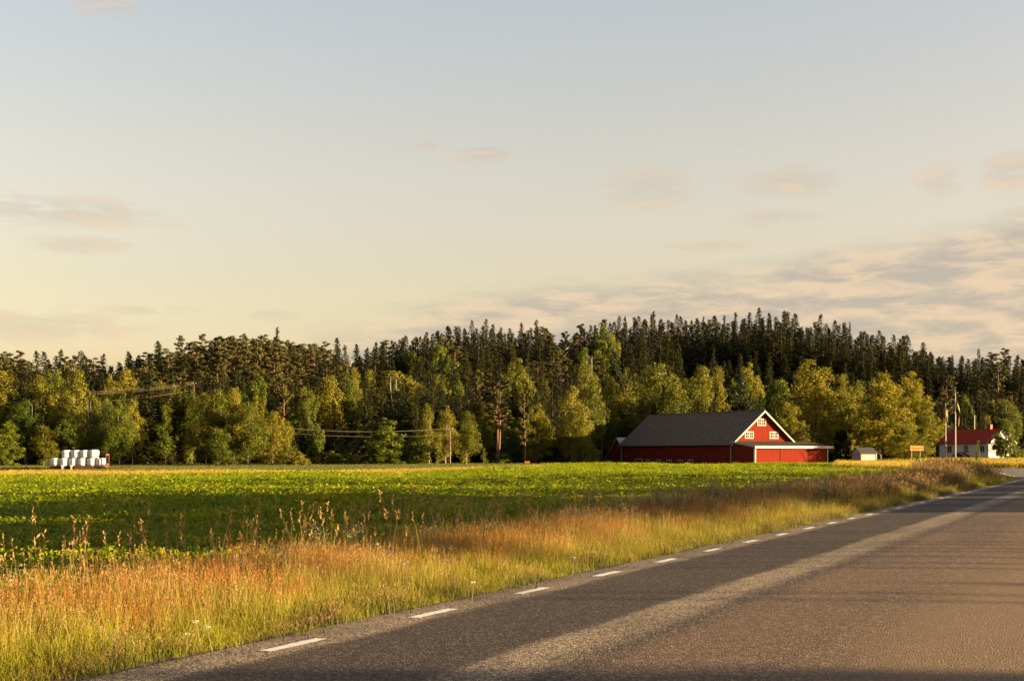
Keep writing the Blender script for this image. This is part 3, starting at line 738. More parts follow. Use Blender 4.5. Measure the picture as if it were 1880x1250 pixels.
# unseen depth of the wood and its continuation past both borders
for q in range(900):
    px = tr.uniform(-330, 2250); f = tr.uniform(-.02, 1.5)
    if q % 3 and 0 < px < 1880: f = tr.uniform(.0, .5)
    D = float(foot_D(px)+(ridge_D(px)-foot_D(px))*f)
    if 1052 < px < 1195 and D < 288: continue
    H = tr.uniform(9, 13.5) if f < .75 else tr.uniform(10, 14)
    mass.append(('spruce' if tr.random() < .8 else 'broad', (px-CX)/F*D, D, gz((px-CX)/F*D, D), H, tr.uniform(4, 5.5)))
protos = []; pidx = {}
for k in ('spruce', 'light_spruce', 'pine', 'birch', 'broad', 'green'):
    for v in PROTO[k][:3]:
        # crown and trunk joined into one mesh per variant
        c_, t_ = v[0], v[1]
        nv = len(c_.vertices); co = np.empty(nv*3, np.float32); c_.vertices.foreach_get('co', co)
        tv = np.empty(len(t_.vertices)*3, np.float32); t_.vertices.foreach_get('co', tv)
        tone = np.empty(nv, np.float32); c_.attributes['tone'].data.foreach_get('value', tone)
        faces = [tuple(range(i, i+4)) for i in range(0, nv, 4)]+[tuple(nv+j for j in p.vertices) for p in t_.polygons]
        me = bpy.data.meshes.new('wood_tree'); me.from_pydata(np.concatenate([co, tv]).reshape(-1, 3).tolist(), [], faces)
        me.materials.append(c_.materials[0]); me.materials.append(t_.materials[0])
        me.polygons.foreach_set('material_index', [0]*(nv//4)+[1]*len(t_.polygons))
        a = me.attributes.new('tone', 'FLOAT', 'POINT'); a.data.foreach_set('value', np.concatenate([tone, np.zeros(len(tv)//3, np.float32)]))
        pidx.setdefault(k, []).append((len(protos), v[2], v[3])); protos.append(me)
pts, rot, scl, idx = [], [], [], []
for kind, x, y, g, H, wm_ in mass:
    i, h0, w0 = tr.choice(pidx[kind]); pts.append((x, y, g-.1)); rot.append((0, 0, tr.uniform(0, 6.28))); scl.append((wm_/w0, wm_/w0, H/h0)); idx.append(i)
instancer('distant_wood', protos, pts, rot, scl, idx, 'mass of dark conifers filling the depth of the forest hill', 'wood')
print('trees', cnt, 'mass', len(mass))
# dark heather and litter floor brush at the forest foot
# ------------------------------------------------------------------ trees right of the road, outside the picture (they throw the long shadows on field and road)
tr.seed(5)
off_ = [('screen', 62, D-11, 21.8 if D < 24 else 20.2, 6.4) for D in (19.6, 25.0, 27.5, 30.0, 32.2)]+[('screen', 65.5, D-11.5, 22.8 if D < 24 else 21.2, 6.4) for D in (20.4, 26.2, 29.0, 31.4)]+[('low_screen', 62, D-11, h_, 6.4) for D, h_ in ((36.6, 13.1), (40.6, 12.9), (44.8, 12.4), (49, 12.1))]+[('green', 62, 1.4, 10.6, 5), ('green', 62, 11.2, 9.0, 2.2)]
for D, x, H, w_ in ((52, 62, 14.5, 10), (58, 63, 13.8, 9), (61.5, 66, 12.9, 7), (70, 64, 13.3, 10), (77, 65, 13.3, 11), (84, 66, 12.9, 11), (92, 67, 12.2, 11), (99, 68, 11.7, 11), (106, 70, 11.0, 11), (114, 72, 10.3, 11), (122, 74, 9.4, 11)):
    off_.append(('green' if tr.random() < .6 else 'dark', x, D-9.5, H, w_))
nth = ['first','second','third','fourth','fifth','sixth','seventh','eighth','ninth','tenth','eleventh','twelfth','thirteenth','fourteenth']
np_ = {'pine': 0, 'screen': 0, 'low_screen': 0, 'green': 0, 'dark': 0}
for kind, x, y, H, wd in off_:
    lab = '%s %s right of the road, %s of its kind in the roadside row' % ({'pine':'thin high-crowned','screen':'tall dense-crowned','low_screen':'shorter bare-stemmed','green':'bushy green','dark':'dark bushy'}[kind], 'pine' if kind in ('pine', 'screen', 'low_screen') else 'broadleaf tree', nth[np_[kind]]); np_[kind] += 1
    tree(kind, x, y, H, wd, lab)
tree('shrub', 84, 223, 9.6, 13, 'wide low green tree right of the picture, shading the foot of the lean-to')
# ------------------------------------------------------------------ barn
BX, BY = 37.95, 230.0; bt = (.885, .465); bn = (.465, -.885)
# local frame: x = lateral (t), y = backwards (-n), z up
barn = empty('barn', (BX, BY, 0), math.atan2(.465, .885), 'long red wooden barn with a dark roof and white trimmed gable at the field edge', 'barn')
HW, EZ, PZ, LB = 5.75, 3.30, 8.46, 31.7
pitch = (PZ-EZ)/6.12
zw = EZ+pitch*(6.12-HW)          # roof height above the wall line
m_ = MB(); m_.prism([(-HW, -.1), (HW, -.1), (HW, zw-.12), (0, PZ-.20), (-HW, zw-.12)], 'y', .0, .15); m_.build('gable_wall', M['red_wood'], barn)
m_ = MB(); m_.prism([(-HW, -.1), (HW, -.1), (HW, zw-.12), (0, PZ-.20), (-HW, zw-.12)], 'y', LB-.6, LB-.45); m_.build('gable_wall', M['red_wood'], barn)
for sx in (-1, 1):
    m_ = MB(); m_.box(min(sx*HW, sx*(HW-.15)), max(sx*HW, sx*(HW-.15)), .152, LB-.602, -.1, zw-.14); m_.build('side_wall', M['red_wood'], barn)
OV = .62
for sx in (-1, 1):
    m_ = MB(); th = .16
    e = 6.12
    m_.prism([(0, PZ), (sx*e, EZ), (sx*e, EZ-th*1.0), (0, PZ-th*1.3)] if sx > 0 else [(0, PZ-th*1.3), (sx*e, EZ-th), (sx*e, EZ), (0, PZ)], 'y', -OV, LB)
    m_.build('roof', M['slate'], barn)
    m_ = MB()
    poly = [(0, PZ+.03), (sx*(e+.06), EZ+.0), (sx*(e+.06), EZ-.26), (0, PZ-.27)]
    m_.prism(poly if sx > 0 else poly[::-1], 'y', -OV-.06, -OV-.003); m_.build('bargeboard', M['white_wood'], barn)
m_ = MB(); m_.tube([(0, -OV, PZ+.04), (0, LB, PZ+.04)], .10, 6); m_.build('ridge_cap', M['slate'], barn)
m_ = MB(); m_.tube([(-6.17, -OV, EZ-.10), (-6.17, LB, EZ-.10)], .07, 6); m_.build('gutter', M['shed_roof'], barn)
for yy, zz in ((-.02, zw-.2), (LB-.75, zw-.2)):
    m_ = MB(); m_.box(-HW-.14, -HW-.003, yy, yy+.17, -.1, zz); m_.build('corner_board', M['grey_trim'], barn)
bt_ = MB(); yb = .24
k = -HW+.25
while k < HW-.1:
    ztop = zw-.16+(PZ-.24-(zw-.12))*(1-abs(k)/HW)
    bt_.box(k-.025, k+.025, -.022, -.002, -.1, ztop); k += .24
bt_.build('wall_batten', M['red_wood'], barn)['kind'] = 'stuff'
bt_ = MB(); k = .3
while k < LB-.8:
    bt_.box(-HW-.022, -HW-.002, k-.025, k+.025, -.1, zw-.2); k += .24
bt_.build('wall_batten', M['red_wood'], barn)['kind'] = 'stuff'
def window(parent, x, z, w, h, y=-.0, cols=4, rows=2, frame=M['white_wood'], fw=.13, group=True):
    """window on the plane y=const facing -y"""
    wf = MB()
    for a, b_, c_, d_ in ((x-w/2, x+w/2, z+h/2-fw, z+h/2), (x-w/2, x+w/2, z-h/2, z-h/2+fw), (x-w/2, x-w/2+fw, z-h/2+fw, z+h/2-fw), (x+w/2-fw, x+w/2, z-h/2+fw, z+h/2-fw)):
        wf.box(a, b_, y-.07, y-.003, c_, d_)
    win = wf.build('window', frame, parent)
    g = MB(); g.box(x-w/2+fw, x+w/2-fw, y-.018, y-.004, z-h/2+fw, z+h/2-fw); g.build('pane', M['glass'], win)
    mu = MB(); iw = w-2*fw
    for i in range(1, cols):
        xx = x-iw/2+iw*i/cols; t_ = .06 if (i*2 == cols) else .028
        mu.box(xx-t_, xx+t_, y-.055, y-.019, z-h/2+fw, z+h/2-fw)
    for j in range(1, rows):
        zz = z-h/2+fw+(h-2*fw)*j/rows; mu.box(x-iw/2, x+iw/2, y-.050, y-.0195, zz-.026, zz+.026)
    mu.build('glazing_bar', frame, win)
    return win
window(barn, -.2, 6.69, 1.62, 1.08); window(barn, -2.52, 4.75, 1.62, 1.08); window(barn, 2.12, 4.75, 1.62, 1.08)
for i, (ly, wv, tz) in enumerate(((25.7, 2.2, 1.12), (22.9, 1.35, 1.0), (19.8, 1.35, 1.0), (16.7, 1.35, 1.0), (13.6, 1.35, 1.0), (10.8, 1.35, 1.02))):
    wf = MB(); x0, x1 = -HW-.07, -HW-.003
    for a, b_, c_, d_ in ((-wv/2, wv/2, tz-.12, tz), (-wv/2, wv/2, .2, .3), (-wv/2, -wv/2+.1, .3, tz-.12), (wv/2-.1, wv/2, .3, tz-.12)): wf.box(x0, x1, ly+a, ly+b_, c_, d_)
    wobj = wf.build('window', M['white_wood'], barn)
    g = MB(); g.box(-HW-.02, -HW-.004, ly-wv/2+.1, ly+wv/2-.1, .3, tz-.12); g.build('pane', M['glass'], wobj)
    if i: g = MB(); g.box(-HW-.05, -HW-.021, ly-.04, ly+.04, .3, tz-.12); g.build('glazing_bar', M['white_wood'], wobj)
m_ = MB(); m_.tube([(-HW-.22, LB-.9, -.1), (-HW-.22, LB-.9, 2.75), (-6.1, LB-.9, EZ-.25)], .07, 6); m_.build('downpipe', M['grey_trim'], barn)
# lean-to across the gable
PJ, QX = 5.6, 7.75
lz0, lz1 = 3.80, 3.12           # roof at the gable, at the front
m_ = MB()
m_.prism([(-PJ, -.1), (-.003, -.1), (-.003, lz0-.22), (-PJ, lz1-.1)][::-1], 'x', -HW, -HW+.12); m_.build('lean_to_side_wall', M['red_wood'], barn)
m_ = MB(); m_.prism([(-PJ, -.1), (-.003, -.1), (-.003, lz0-.22), (-PJ, lz1-.1)][::-1], 'x', QX-.12, QX); m_.build('lean_to_side_wall', M['red_wood'], barn)
m_ = MB(); m_.box(HW+.003, QX-.123, -.12, 0, -.1, lz0-.2); m_.build('lean_to_back_wall', M['red_wood'], barn)
px_ = [-HW+.123, -1.05, 3.75, QX-.123]
for i in range(3):
    m_ = MB(); a, b_ = px_[i], px_[i+1]; k = int((b_-a)/.24)
    for j in range(k):
        xa, xb = a+(b_-a)*j/k, a+(b_-a)*(j+1)/k; dz = rr.uniform(0, .012)
        m_.box(xa+.006, xb-.006, -PJ-.03-dz-(.05 if i == 1 else 0), -PJ+.05, .02, lz1-.24)
    m_.build('sliding_door', M['door_wood'], barn)
m_ = MB(); m_.box(-HW+.123, QX-.123, -PJ+.053, -PJ+.10, -.1, lz1-.2); m_.build('lean_to_front_wall', M['dark_wood'], barn)
m_ = MB(); m_.box(px_[0], px_[-1], -PJ-.16, -PJ-.09, lz1-.30, lz1-.20); m_.build('door_rail', M['shed_roof'], barn)
for xx in (-HW-.13, QX+.003):
    m_ = MB(); m_.box(xx, xx+.13, -PJ-.12, -PJ+.02, -.1, lz1-.2); m_.build('corner_board', M['grey_trim'] if xx < 0 else M['white_wood'], barn)
m_ = MB(); m_.box(-HW-.02, -HW+.19, -PJ-.20, -PJ-.123, -.1, lz1-.2); m_.build('corner_board', M['white_wood'], barn)
m_ = MB(); y0, y1 = -PJ-.55, -.003
zf = lambda y: lz0+(lz1-lz0)*(-y/PJ)
m_.prism([(y0, zf(y0)), (y0, zf(y0)-.10), (y1, zf(y1)-.10), (y1, zf(y1))], 'x', -HW-.25, QX+.75); m_.build('lean_to_roof', M['lean_roof'], barn)
m_ = MB(); m_.box(-HW-.28, QX+.78, y0-.05, y0-.003, zf(y0)-.34, zf(y0)+.03); m_.build('fascia_board', M['white_wood'], barn)
m_ = MB(); m_.prism([(y0, zf(y0)+.02), (y0, zf(y0)-.26), (y1, zf(y1)-.22), (y1, zf(y1)+.02)], 'x', -HW-.31, -HW-.253); m_.build('fascia_board', M['grey_trim'], barn)
# small red outbuilding behind the barn
ob = empty('outbuilding', (18.45, 268, 0), math.atan2(.465, .885), 'small steep-roofed red outbuilding peeking out behind the left end of the barn', 'outbuilding')
hw, pz, ez, lb = 3.9, 4.84, .95, 9
m_ = MB(); m_.prism([(-hw+.25, -.3), (-hw+.25, ez+.1), (0, pz-.15), (hw-.25, ez+.1), (hw-.25, -.3)], 'x', .2, lb-.2); m_.build('wall', M['red_wood'], ob)
for s_ in (-1, 1):
    m_ = MB(); poly = [(0, pz), (s_*hw, ez), (s_*hw, ez-.12), (0, pz-.14)]; m_.prism(poly[::-s_], 'x', 0, lb); m_.build('roof', M['metal_roof'], ob)
    m_ = MB(); poly = [(0, pz+.03), (s_*hw, ez+.03), (s_*hw, ez-.18), (0, pz-.22)]; m_.prism(poly[::-s_], 'x', -.07, -.003); m_.build('bargeboard', M['grey_trim'], ob)
# small garden shed
sx_, sy_, _ = world(1580, 236)
shed = empty('garden_shed', (sx_, sy_, gz(sx_, sy_)), math.atan2(.30, .95), 'small pale wooden shed with dark roof and brown door right of the barn', 'shed')
# local: x along the front (right), y backwards; corner at origin
SL, SDp, SE, SP = 2.75, 2.6, 2.15, 2.95
m_ = MB(); m_.box(0, SL, -.0, .08, 0, SE); m_.build('front_wall', M['shed_wall'], shed)
m_ = MB(); m_.prism([(.083, 0), (SDp, 0), (SDp, SE), (SDp/2, SP-.08), (.083, SE)][::-1], 'x', 0, .08); m_.build('gable_wall', M['shed_wall'], shed)
m_ = MB(); m_.prism([(.083, 0), (SDp, 0), (SDp, SE), (SDp/2, SP-.08), (.083, SE)][::-1], 'x', SL-.08, SL-.003); m_.build('gable_wall', M['shed_wall'], shed)
m_ = MB(); m_.box(.083, SL-.083, SDp-.08, SDp, 0, SE); m_.build('rear_wall', M['shed_wall'], shed)
for s_ in (-1, 1):
    m_ = MB(); yc = SDp/2; poly = [(yc, SP+.02), (yc+s_*(SDp/2+.22), SE-.08), (yc+s_*(SDp/2+.22), SE-.16), (yc, SP-.06)]
    m_.prism(poly[::-s_], 'x', -.18, SL+.22); m_.build('roof', M['shed_roof'], shed)
m_ = MB(); m_.box(-.035, -.003, .8, 1.75, .03, 1.85); m_.build('door', M['shed_wall'], shed)
d_ = MB(); d_.box(-.045, -.003, .7, .797, .0, 1.95); d_.box(-.045, -.003, 1.753, 1.85, .0, 1.95); d_.box(-.045, -.003, .8, 1.75, 1.853, 1.95); d_.build('door_frame', M['brown_trim'], shed)
for xx, yy in ((-.05, -.05), (SL-.04, -.05)):
    m_ = MB(); m_.box(xx, xx+.13, yy, yy+.047, 0, SE-.1); m_.build('corner_board', M['brown_trim'] if xx < 0 else M['white_wood'], shed)
# white house
hx, hy_, _ = world(1725, 288)
BE = R(48)
house = empty('house', (hx, hy_, .55), -BE, 'white one-storey house with a red tiled roof and brick chimney at far right', 'house')
HL, HWD = 10.3, 8.6
zE, zR = 3.55, 6.05
m_ = MB(); m_.box(0, HL, 0, .15, -.6, zE); m_.build('front_wall', M['house_wall'], house)
m_ = MB(); m_.box(0, HL, HWD-.15, HWD, -.6, zE); m_.build('rear_wall', M['house_wall'], house)
for xx in (0, HL-.15):
    m_ = MB(); m_.prism([(.153, -.6), (HWD-.153, -.6), (HWD-.153, zE), (HWD/2, zR-.25), (.153, zE)][::-1], 'x', xx+(.003 if xx else 0), xx+.15); m_.build('gable_wall', M['house_wall'], house)
ovr = .45
for s_ in (-1, 1):
    yc = HWD/2; e = yc+ovr; ze = zE-.1
    m_ = MB(); poly = [(yc, zR), (yc+s_*e, ze), (yc+s_*e, ze-.14), (yc, zR-.16)]
    m_.prism(poly[::-s_], 'x', -.5, HL+.5); m_.build('roof', M['tile_roof'], house)
    for xx in (-.56, HL+.503):
        m_ = MB(); poly = [(yc, zR+.04), (yc+s_*e, ze+.04), (yc+s_*e, ze-.2), (yc, zR-.22)]; m_.prism(poly[::-s_], 'x', xx, xx+.057); m_.build('bargeboard', M['white_wood'], house)
m_ = MB(); m_.box(7.5, 8.35, HWD/2-.35, HWD/2+.35, zR-.3, zR+.75); m_.box(7.44, 8.41, HWD/2-.41, HWD/2+.41, zR+.753, zR+.85); m_.build('chimney', M['brick_red'], house)
for xx in (2.15, 5.66, 9.0): window(house, xx, 2.3, 1.0, 1.3, 0, 2, 3 if xx == 5.66 else 1, fw=.1)
for xx in (-.05, HL-.06):
    m_ = MB(); m_.box(xx, xx+.12, -.045, -.003, -.6, zE-.05); m_.build('corner_board', M['white_wood'], house)
# porch
for s_ in (-1, 1):
    m_ = MB(); poly = [(5.0, 1.75), (5.0+s_*1.7, .95), (5.0+s_*1.7, .85), (5.0, 1.65)]; m_.prism(poly[::s_], 'y', -1.6, -.003); m_.build('porch_roof', M['tile_roof'], house)
    m_ = MB(); poly = [(5.0, 1.78), (5.0+s_*1.7, .98), (5.0+s_*1.7, .78), (5.0, 1.58)]; m_.prism(poly[::s_], 'y', -1.66, -1.603); m_.build('porch_bargeboard', M['white_wood'], house)
    m_ = MB(); m_.box(5.0+s_*1.4-.07, 5.0+s_*1.4+.07, -1.5, -1.36, -.6, .95); m_.build('porch_post', M['white_wood'], house)
m_ = MB(); m_.box(4.5, 5.5, -.06, -.003, -.6, 1.45); m_.build('front_door', M['brown_trim'], house)
# dark lean shed left of the house, dark barn at the right border
gx_, gy_, _ = world(1718, 292)
gb = empty('garage', (gx_, gy_, .5), -.3, 'small dark garage at the left end of the white house', 'garage')
m_ = MB(); m_.box(-.5, 1.6, 0, 3, -.6, 1.45); m_.build('wall', M['dark_wood'], gb); m_ = MB(); m_.box(-.7, 1.75, -.2, 3.2, 1.453, 1.57); m_.build('roof', M['grey_trim'], gb)
rx_, ry_, _ = world(1871, 300)
rb = empty('dark_barn', (rx_, ry_, .4), -.25, 'dark timber barn with a pale eave cut off by the right border', 'barn')
m_ = MB(); m_.prism([(0, -.5), (9, -.5), (9, 2.6), (4.5, 6.3), (0, 2.6)], 'y', 0, 10); m_.build('wall', M['dark_wood'], rb)
for s_ in (-1, 1):
    m_ = MB(); poly = [(4.5, 6.5), (4.5+s_*5, 2.35), (4.5+s_*5, 2.2), (4.5, 6.33)]; m_.prism(poly[::s_], 'y', -.4, 10.4); m_.build('roof', M['slate'], rb)
m_ = MB(); m_.box(-.55, 9.5, -.3, -.003, 2.3, 2.5); m_.build('eave_board', M['grey_trim'], rb)
m_ = MB(); x0_, y0_, _ = world(1856, 262); m_.box(0, 14, 0, .12, -.3, .95)
wl = m_.build('garden_wall', M['grey_trim']); wl.location = (x0_, y0_, .3); tag(wl, 'low pale garden wall at the right border behind the golden grass', 'wall')
# ------------------------------------------------------------------ bales on the trailer
tx0, ty0 = world(142, 190)[:2]; tz0 = gz(tx0, ty0)
trailer = empty('farm_trailer', (tx0, ty0, tz0), 0, 'long rusty farm trailer loaded with white wrapped bales at the field edge', 'trailer')
pw = 16.75/F*190; dk = .38-tz0
m_ = MB(); m_.box(-3.55, 3.5, -.05, 1.6, dk-.14, dk-.002); m_.build('deck', M['rust'], trailer)
m_ = MB(); m_.box(-3.5, 3.45, .15, .3, dk-.32, dk-.142); m_.box(-3.5, 3.45, 1.2, 1.35, dk-.32, dk-.142); m_.build('frame', M['dark_wood'], trailer)
m_ = MB(); m_.box(-.35, 2.0, -.14, -.053, dk-.45, dk-.06); m_.build('side_board', M['rust'], trailer)
m_ = MB(); m_.box(3.503, 3.6, .0, .12, dk, dk+1.55); m_.box(3.503, 3.6, 1.4, 1.52, dk, dk+1.55); m_.box(3.503, 3.57, .12, 1.4, dk+.1, dk+.28); m_.box(3.503, 3.57, .12, 1.4, dk+1.3, dk+1.5); m_.build('headboard', M['rust'], trailer)
m_ = MB(); m_.tube([(3.45, .7, dk-.2), (5.0, .7, dk-.12), (6.6, .7, dk-.1)], .06, 6); m_.tube([(3.45, .2, dk-.2), (5.2, .68, dk-.14)], .05, 6); m_.tube([(5.6, .7, dk-.1), (5.6, .7, tz0-tz0+.02)], .04, 6); m_.build('drawbar', M['rust'], trailer)
for wx in (-2.3, -1.35):
    for wy in (.02, 1.35):
        wh = MB(); n = 18; prof = [(.12, 0), (.30, -.02), (.345, .03), (.345, .19), (.30, .24), (.12, .22)]
        for i in range(n):
            a, c_ = 2*math.pi*i/n, 2*math.pi*(i+1)/n
            for (r1, q1), (r2, q2) in zip(prof, prof[1:]):
                wh.add([(wx+r1*math.cos(a), wy+q1, .33+r1*math.sin(a)), (wx+r2*math.cos(a), wy+q2, .33+r2*math.sin(a)), (wx+r2*math.cos(c_), wy+q2, .33+r2*math.sin(c_)), (wx+r1*math.cos(c_), wy+q1, .33+r1*math.sin(c_))], [(0, 1, 2, 3)])
        wo_ = wh.build('wheel', M['rubber'], trailer, True)
        rm = MB(); rm.tube([(wx, wy+.03, .33), (wx, wy+.2, .33)], .15, 14); rm.build('rim', M['rust'], wo_)
for wx in (-1.62*1.14+.0, -.72):
    m_ = MB(); m_.box(wx-.09, wx+.09, -.12, -.056, .02, dk+.05); m_.box(wx-.16, wx+.16, -.14, -.056, dk-.12, dk+.12); m_.build('support_post', M['film'], trailer)
m_ = MB(); m_.box(-3.75, -3.55, -.1, .1, dk-.05, dk+.5); m_.build('rear_light_board', M['rubber'], trailer)
def bale_mesh(seed):
    r = random.Random(seed); b_ = MB(); n = 28; H_ = .99; R_ = .565
    prof = [(0, .0), (.42, .0), (.53, .05), (.565, .16), (.572, .35), (.565, .5), (.574, .66), (.565, .82), (.535, .93), (.44, .985), (.2, 1.0), (0, 1.005)]
    vs = []
    for k, (q, z) in enumerate(prof):
        for i in range(n):
            a = 2*math.pi*i/n; w = 1+.022*math.sin(a*5+seed)+.012*r.uniform(-1, 1)+(.03*math.sin(a*9+seed*2) if k in (1, 2, 8, 9) else 0)
            vs.append((q*math.cos(a)*w, q*math.sin(a)*w, z*H_+r.uniform(-.008, .008)))
    b_.add(vs, [(k*n+i, k*n+(i+1) % n, (k+1)*n+(i+1) % n, (k+1)*n+i) for k in range(len(prof)-1) for i in range(n)])
    return b_.mesh('hay_bale', M['film'], True)
bm_ = [bale_mesh(s) for s in (1, 2, 3)]
bn_ = ['leftmost', 'second from left', 'third from left', 'fourth from left', 'second from right', 'rightmost']
for i in range(6):
    o = link('wrapped_bale', bm_[i % 3]); x = tx0-3.55+.60+i*pw; o.location = (x, ty0+.62+rr.uniform(-.05, .05), .38); o.rotation_euler = (0, 0, i*1.3)
    tag(o, 'white film wrapped bale on the trailer deck, %s of the lower row' % bn_[i], 'bale', 'white wrapped bales on the trailer')
    o.scale = (1.04, 1.0, .985)
tn_ = ['leftmost', 'second from left', 'second from right', 'rightmost and slightly tallest']
for i in range(4):
    o = link('wrapped_bale', bm_[(i+1) % 3]); x = tx0-3.55+2.02+i*pw*1.01; o.location = (x, ty0+.62+rr.uniform(-.05, .05), .38+.98); o.rotation_euler = (0, 0, i*2.1+.5)
    o.scale = (1.05, 1.02, 1.05 if i == 3 else 1.0)
    tag(o, 'white wrapped bale, %s of the upper row' % tn_[i], 'bale', 'white wrapped bales on the trailer')
# ------------------------------------------------------------------ direction sign
sgx, sgy, _ = world(1683.5, 186); sgz = gz(sgx, sgy)
sign = empty('direction_sign', (sgx, sgy, sgz), R(12), 'orange yellow direction sign reading Väsland with an arrow, on two thin posts', 'road sign')
zt, zb = 1.74+17.3/F*186-sgz, 1.74+7.6/F*186-sgz
m_ = MB(); m_.box(-.92, .92, 0, .04, zb, zt); m_.build('board', M['sign_yellow'], sign)
m_ = MB(); 
for a, b_, c_, d2 in ((-.92, .92, zt-.035, zt), (-.92, .92, zb, zb+.035), (-.92, -.885, zb+.035, zt-.035), (.885, .92, zb+.035, zt-.035)): m_.box(a, b_, -.012, -.003, c_, d2)
m_.build('border', M['sign_red'], sign)
for xx in (-.68, .44):
    m_ = MB(); m_.tube([(xx, .075, -.05), (xx, .075, zt-.05)], .035, 8); m_.build('post', M['steel'], sign)
fc = bpy.data.curves.new('sign_text', 'FONT'); fc.body = 'Väsland'; fc.size = .44; fc.extrude = .002; fc.align_x = 'CENTER'; fc.align_y = 'CENTER'; fc.offset = .004
fo = bpy.data.objects.new('tmp', fc); C.objects.link(fo)
bpy.context.view_layer.update()
tm = bpy.data.meshes.new_from_object(fo.evaluated_get(bpy.context.evaluated_depsgraph_get())); C.objects.unlink(fo); bpy.data.objects.remove(fo)
tm.materials.clear(); tm.materials.append(M['sign_text'])
to = link('lettering', tm, sign); to.location = (-.15, -.006, (zt+zb)/2); to.rotation_euler = (R(90), 0, 0)
m_ = MB(); zc = (zt+zb)/2
for s_ in (1, -1):
    m_.add([(.60, -.008, zc+s_*.22), (.68, -.008, zc+s_*.22), (.82, -.008, zc), (.74, -.008, zc)], [(0, 1, 2, 3)] if s_ < 0 else [(3, 2, 1, 0)])
m_.build('arrow', M['sign_text'], sign)
# little orange marker sign at the forest foot
ox_, oy_, _ = world(968, 232)
ms_ = empty('marker_sign', (ox_, oy_, gz(ox_, oy_)), 0, 'tiny orange marker board at the forest foot, between pine stems', 'sign')
m_ = MB(); m_.box(-.4, .4, 0, .03, .55, .85); m_.build('board', M['sign_yellow'], ms_)
for s_ in (-.25, .25):
    m_ = MB(); m_.box(s_-.03, s_+.03, .033, .08, 0, .8); m_.build('post', M['pole_wood'], ms_)
# ------------------------------------------------------------------ flagpoles
def flagpole(px, D, ytop, lab, left):
    x, y, z = world(px, D, ytop); g = gz(x, y)
    f = empty('flagpole', (x, y, g), 0, lab, 'flagpole'); h = z-g
    m_ = MB(); m_.tube([(0, 0, 0), (0, 0, h*.5), (0, 0, h)], [.13, .10, .055], 10); m_.build('pole', M['white_wood'], f, True)
    m_ = MB(); m_.tube([(0, 0, h+.002), (0, 0, h+.10)], [.03, .09], 8); m_.build('finial', M['flag_yellow'], f)
    return f, h
f1, h1 = flagpole(1736, 262, 741, 'shorter white flagpole with a pennant wound round it, left of the house', True)
f2, h2 = flagpole(1754, 240, 720, 'taller white flagpole with a hanging yellow and red pennant', False)
def strip(pts, wid, name, m, par):
    b_ = MB(); vs = []
    for i, (p, w_) in enumerate(zip(pts, wid)): vs += [(p[0]-w_, p[1]+.05*math.sin(i*1.7), p[2]), (p[0]+w_, p[1]-.06*math.cos(i*1.3), p[2])]
    vs2 = [(v[0], v[1]+.015, v[2]) for v in vs]; n = len(vs)
    fs = [(2*i, 2*i+1, 2*i+3, 2*i+2) for i in range(len(pts)-1)]; fs += [tuple(j+n for j in f[::-1]) for f in fs]
    b_.add(vs+vs2, fs); return b_.build(name, m, par)
strip([(.05,-.12,h1-.3),(.1,-.12,h1-.8),(.22,-.12,h1-1.4),(.2,-.12,h1-1.9),(.12,-.12,h1-2.5),(.08,-.12,h1-2.8)], [.05,.1,.16,.14,.1,.03], 'pennant', M['flag_yellow'], f1)
strip([(-.3,-.05,h1-.4),(-.34,-.05,h1-1.4),(-.33,-.05,h1-2.5),(-.34,-.05,h1-3.6)], [.05,.07,.06,.05], 'pennant_tail', M['flag_red'], f1)
strip([(.08,-.12,h2-.7),(.2,-.12,h2-1.4),(.42,-.12,h2-2.1),(.6,-.12,h2-2.8),(.66,-.12,h2-3.3)], [.04,.1,.09,.08,.06], 'pennant', M['flag_yellow'], f2)
strip([(.62,-.1,h2-2.9),(.52,-.1,h2-3.6),(.58,-.1,h2-4.4),(.5,-.1,h2-5.3)], [.09,.12,.1,.05], 'pennant_tail', M['flag_red'], f2)
# ------------------------------------------------------------------ wire poles and wires
def pole(px, D, ytop, lab, arm=True, armw=1.2, th=1.):
    x, y, z = world(px, D, ytop); g = gz(x, y); e = empty('wire_pole', (x, y, g), 0, lab, 'pole'); h = z-g
    m_ = MB(); m_.tube([(0, 0, -.1), (0, 0, h)], [.15*th, .10*th], 8); m_.build('post', M['pole_wood'], e, True)
    m_ = MB(); m_.box(-armw/2-.1, armw/2-.1, -.14, -.10, h-.06, h+.05); m_.build('crossarm', M['pole_wood'], e)
    for q in (-.5, -.1, .35):
        m_ = MB(); m_.tube([(q, -.12, h+.053), (q, -.12, h+.18)], [.05, .035], 8); m_.build('insulator', M['white_wood'], e)
    return x, y, z
pr = pole(826, 224, 789, 'wooden wire pole with a crossarm at the right end of the low wires')
pl = pole(497, 222, 786, 'wooden wire pole among birches at the left end of the low wires')
m_ = MB(); pe = [o for o in bpy.data.objects if o.name.startswith('wire_pole')][0]
m_.box(-.28, -.12, -.12, .12, 1.6, 2.0); m_.box(-.22, -.12, -.08, .08, 2.7, 2.85); m_.box(-.3, -.12, -.05, .05, 3.4, 3.5); m_.build('switch_box', M['steel'], pe)
def wire(p0, p1, sag, rad, lab, grp):
    pts = []
    for i in range(25):
        t = i/24; pts.append(tuple(a+(b_-a)*t-(4*sag*t*(1-t) if j == 2 else 0) for j, (a, b_) in enumerate(zip(p0, p1))))
    m_ = MB(); m_.tube(pts, rad, 5); return tag(m_.build('power_wire', M['wire']), lab, 'power line', grp)
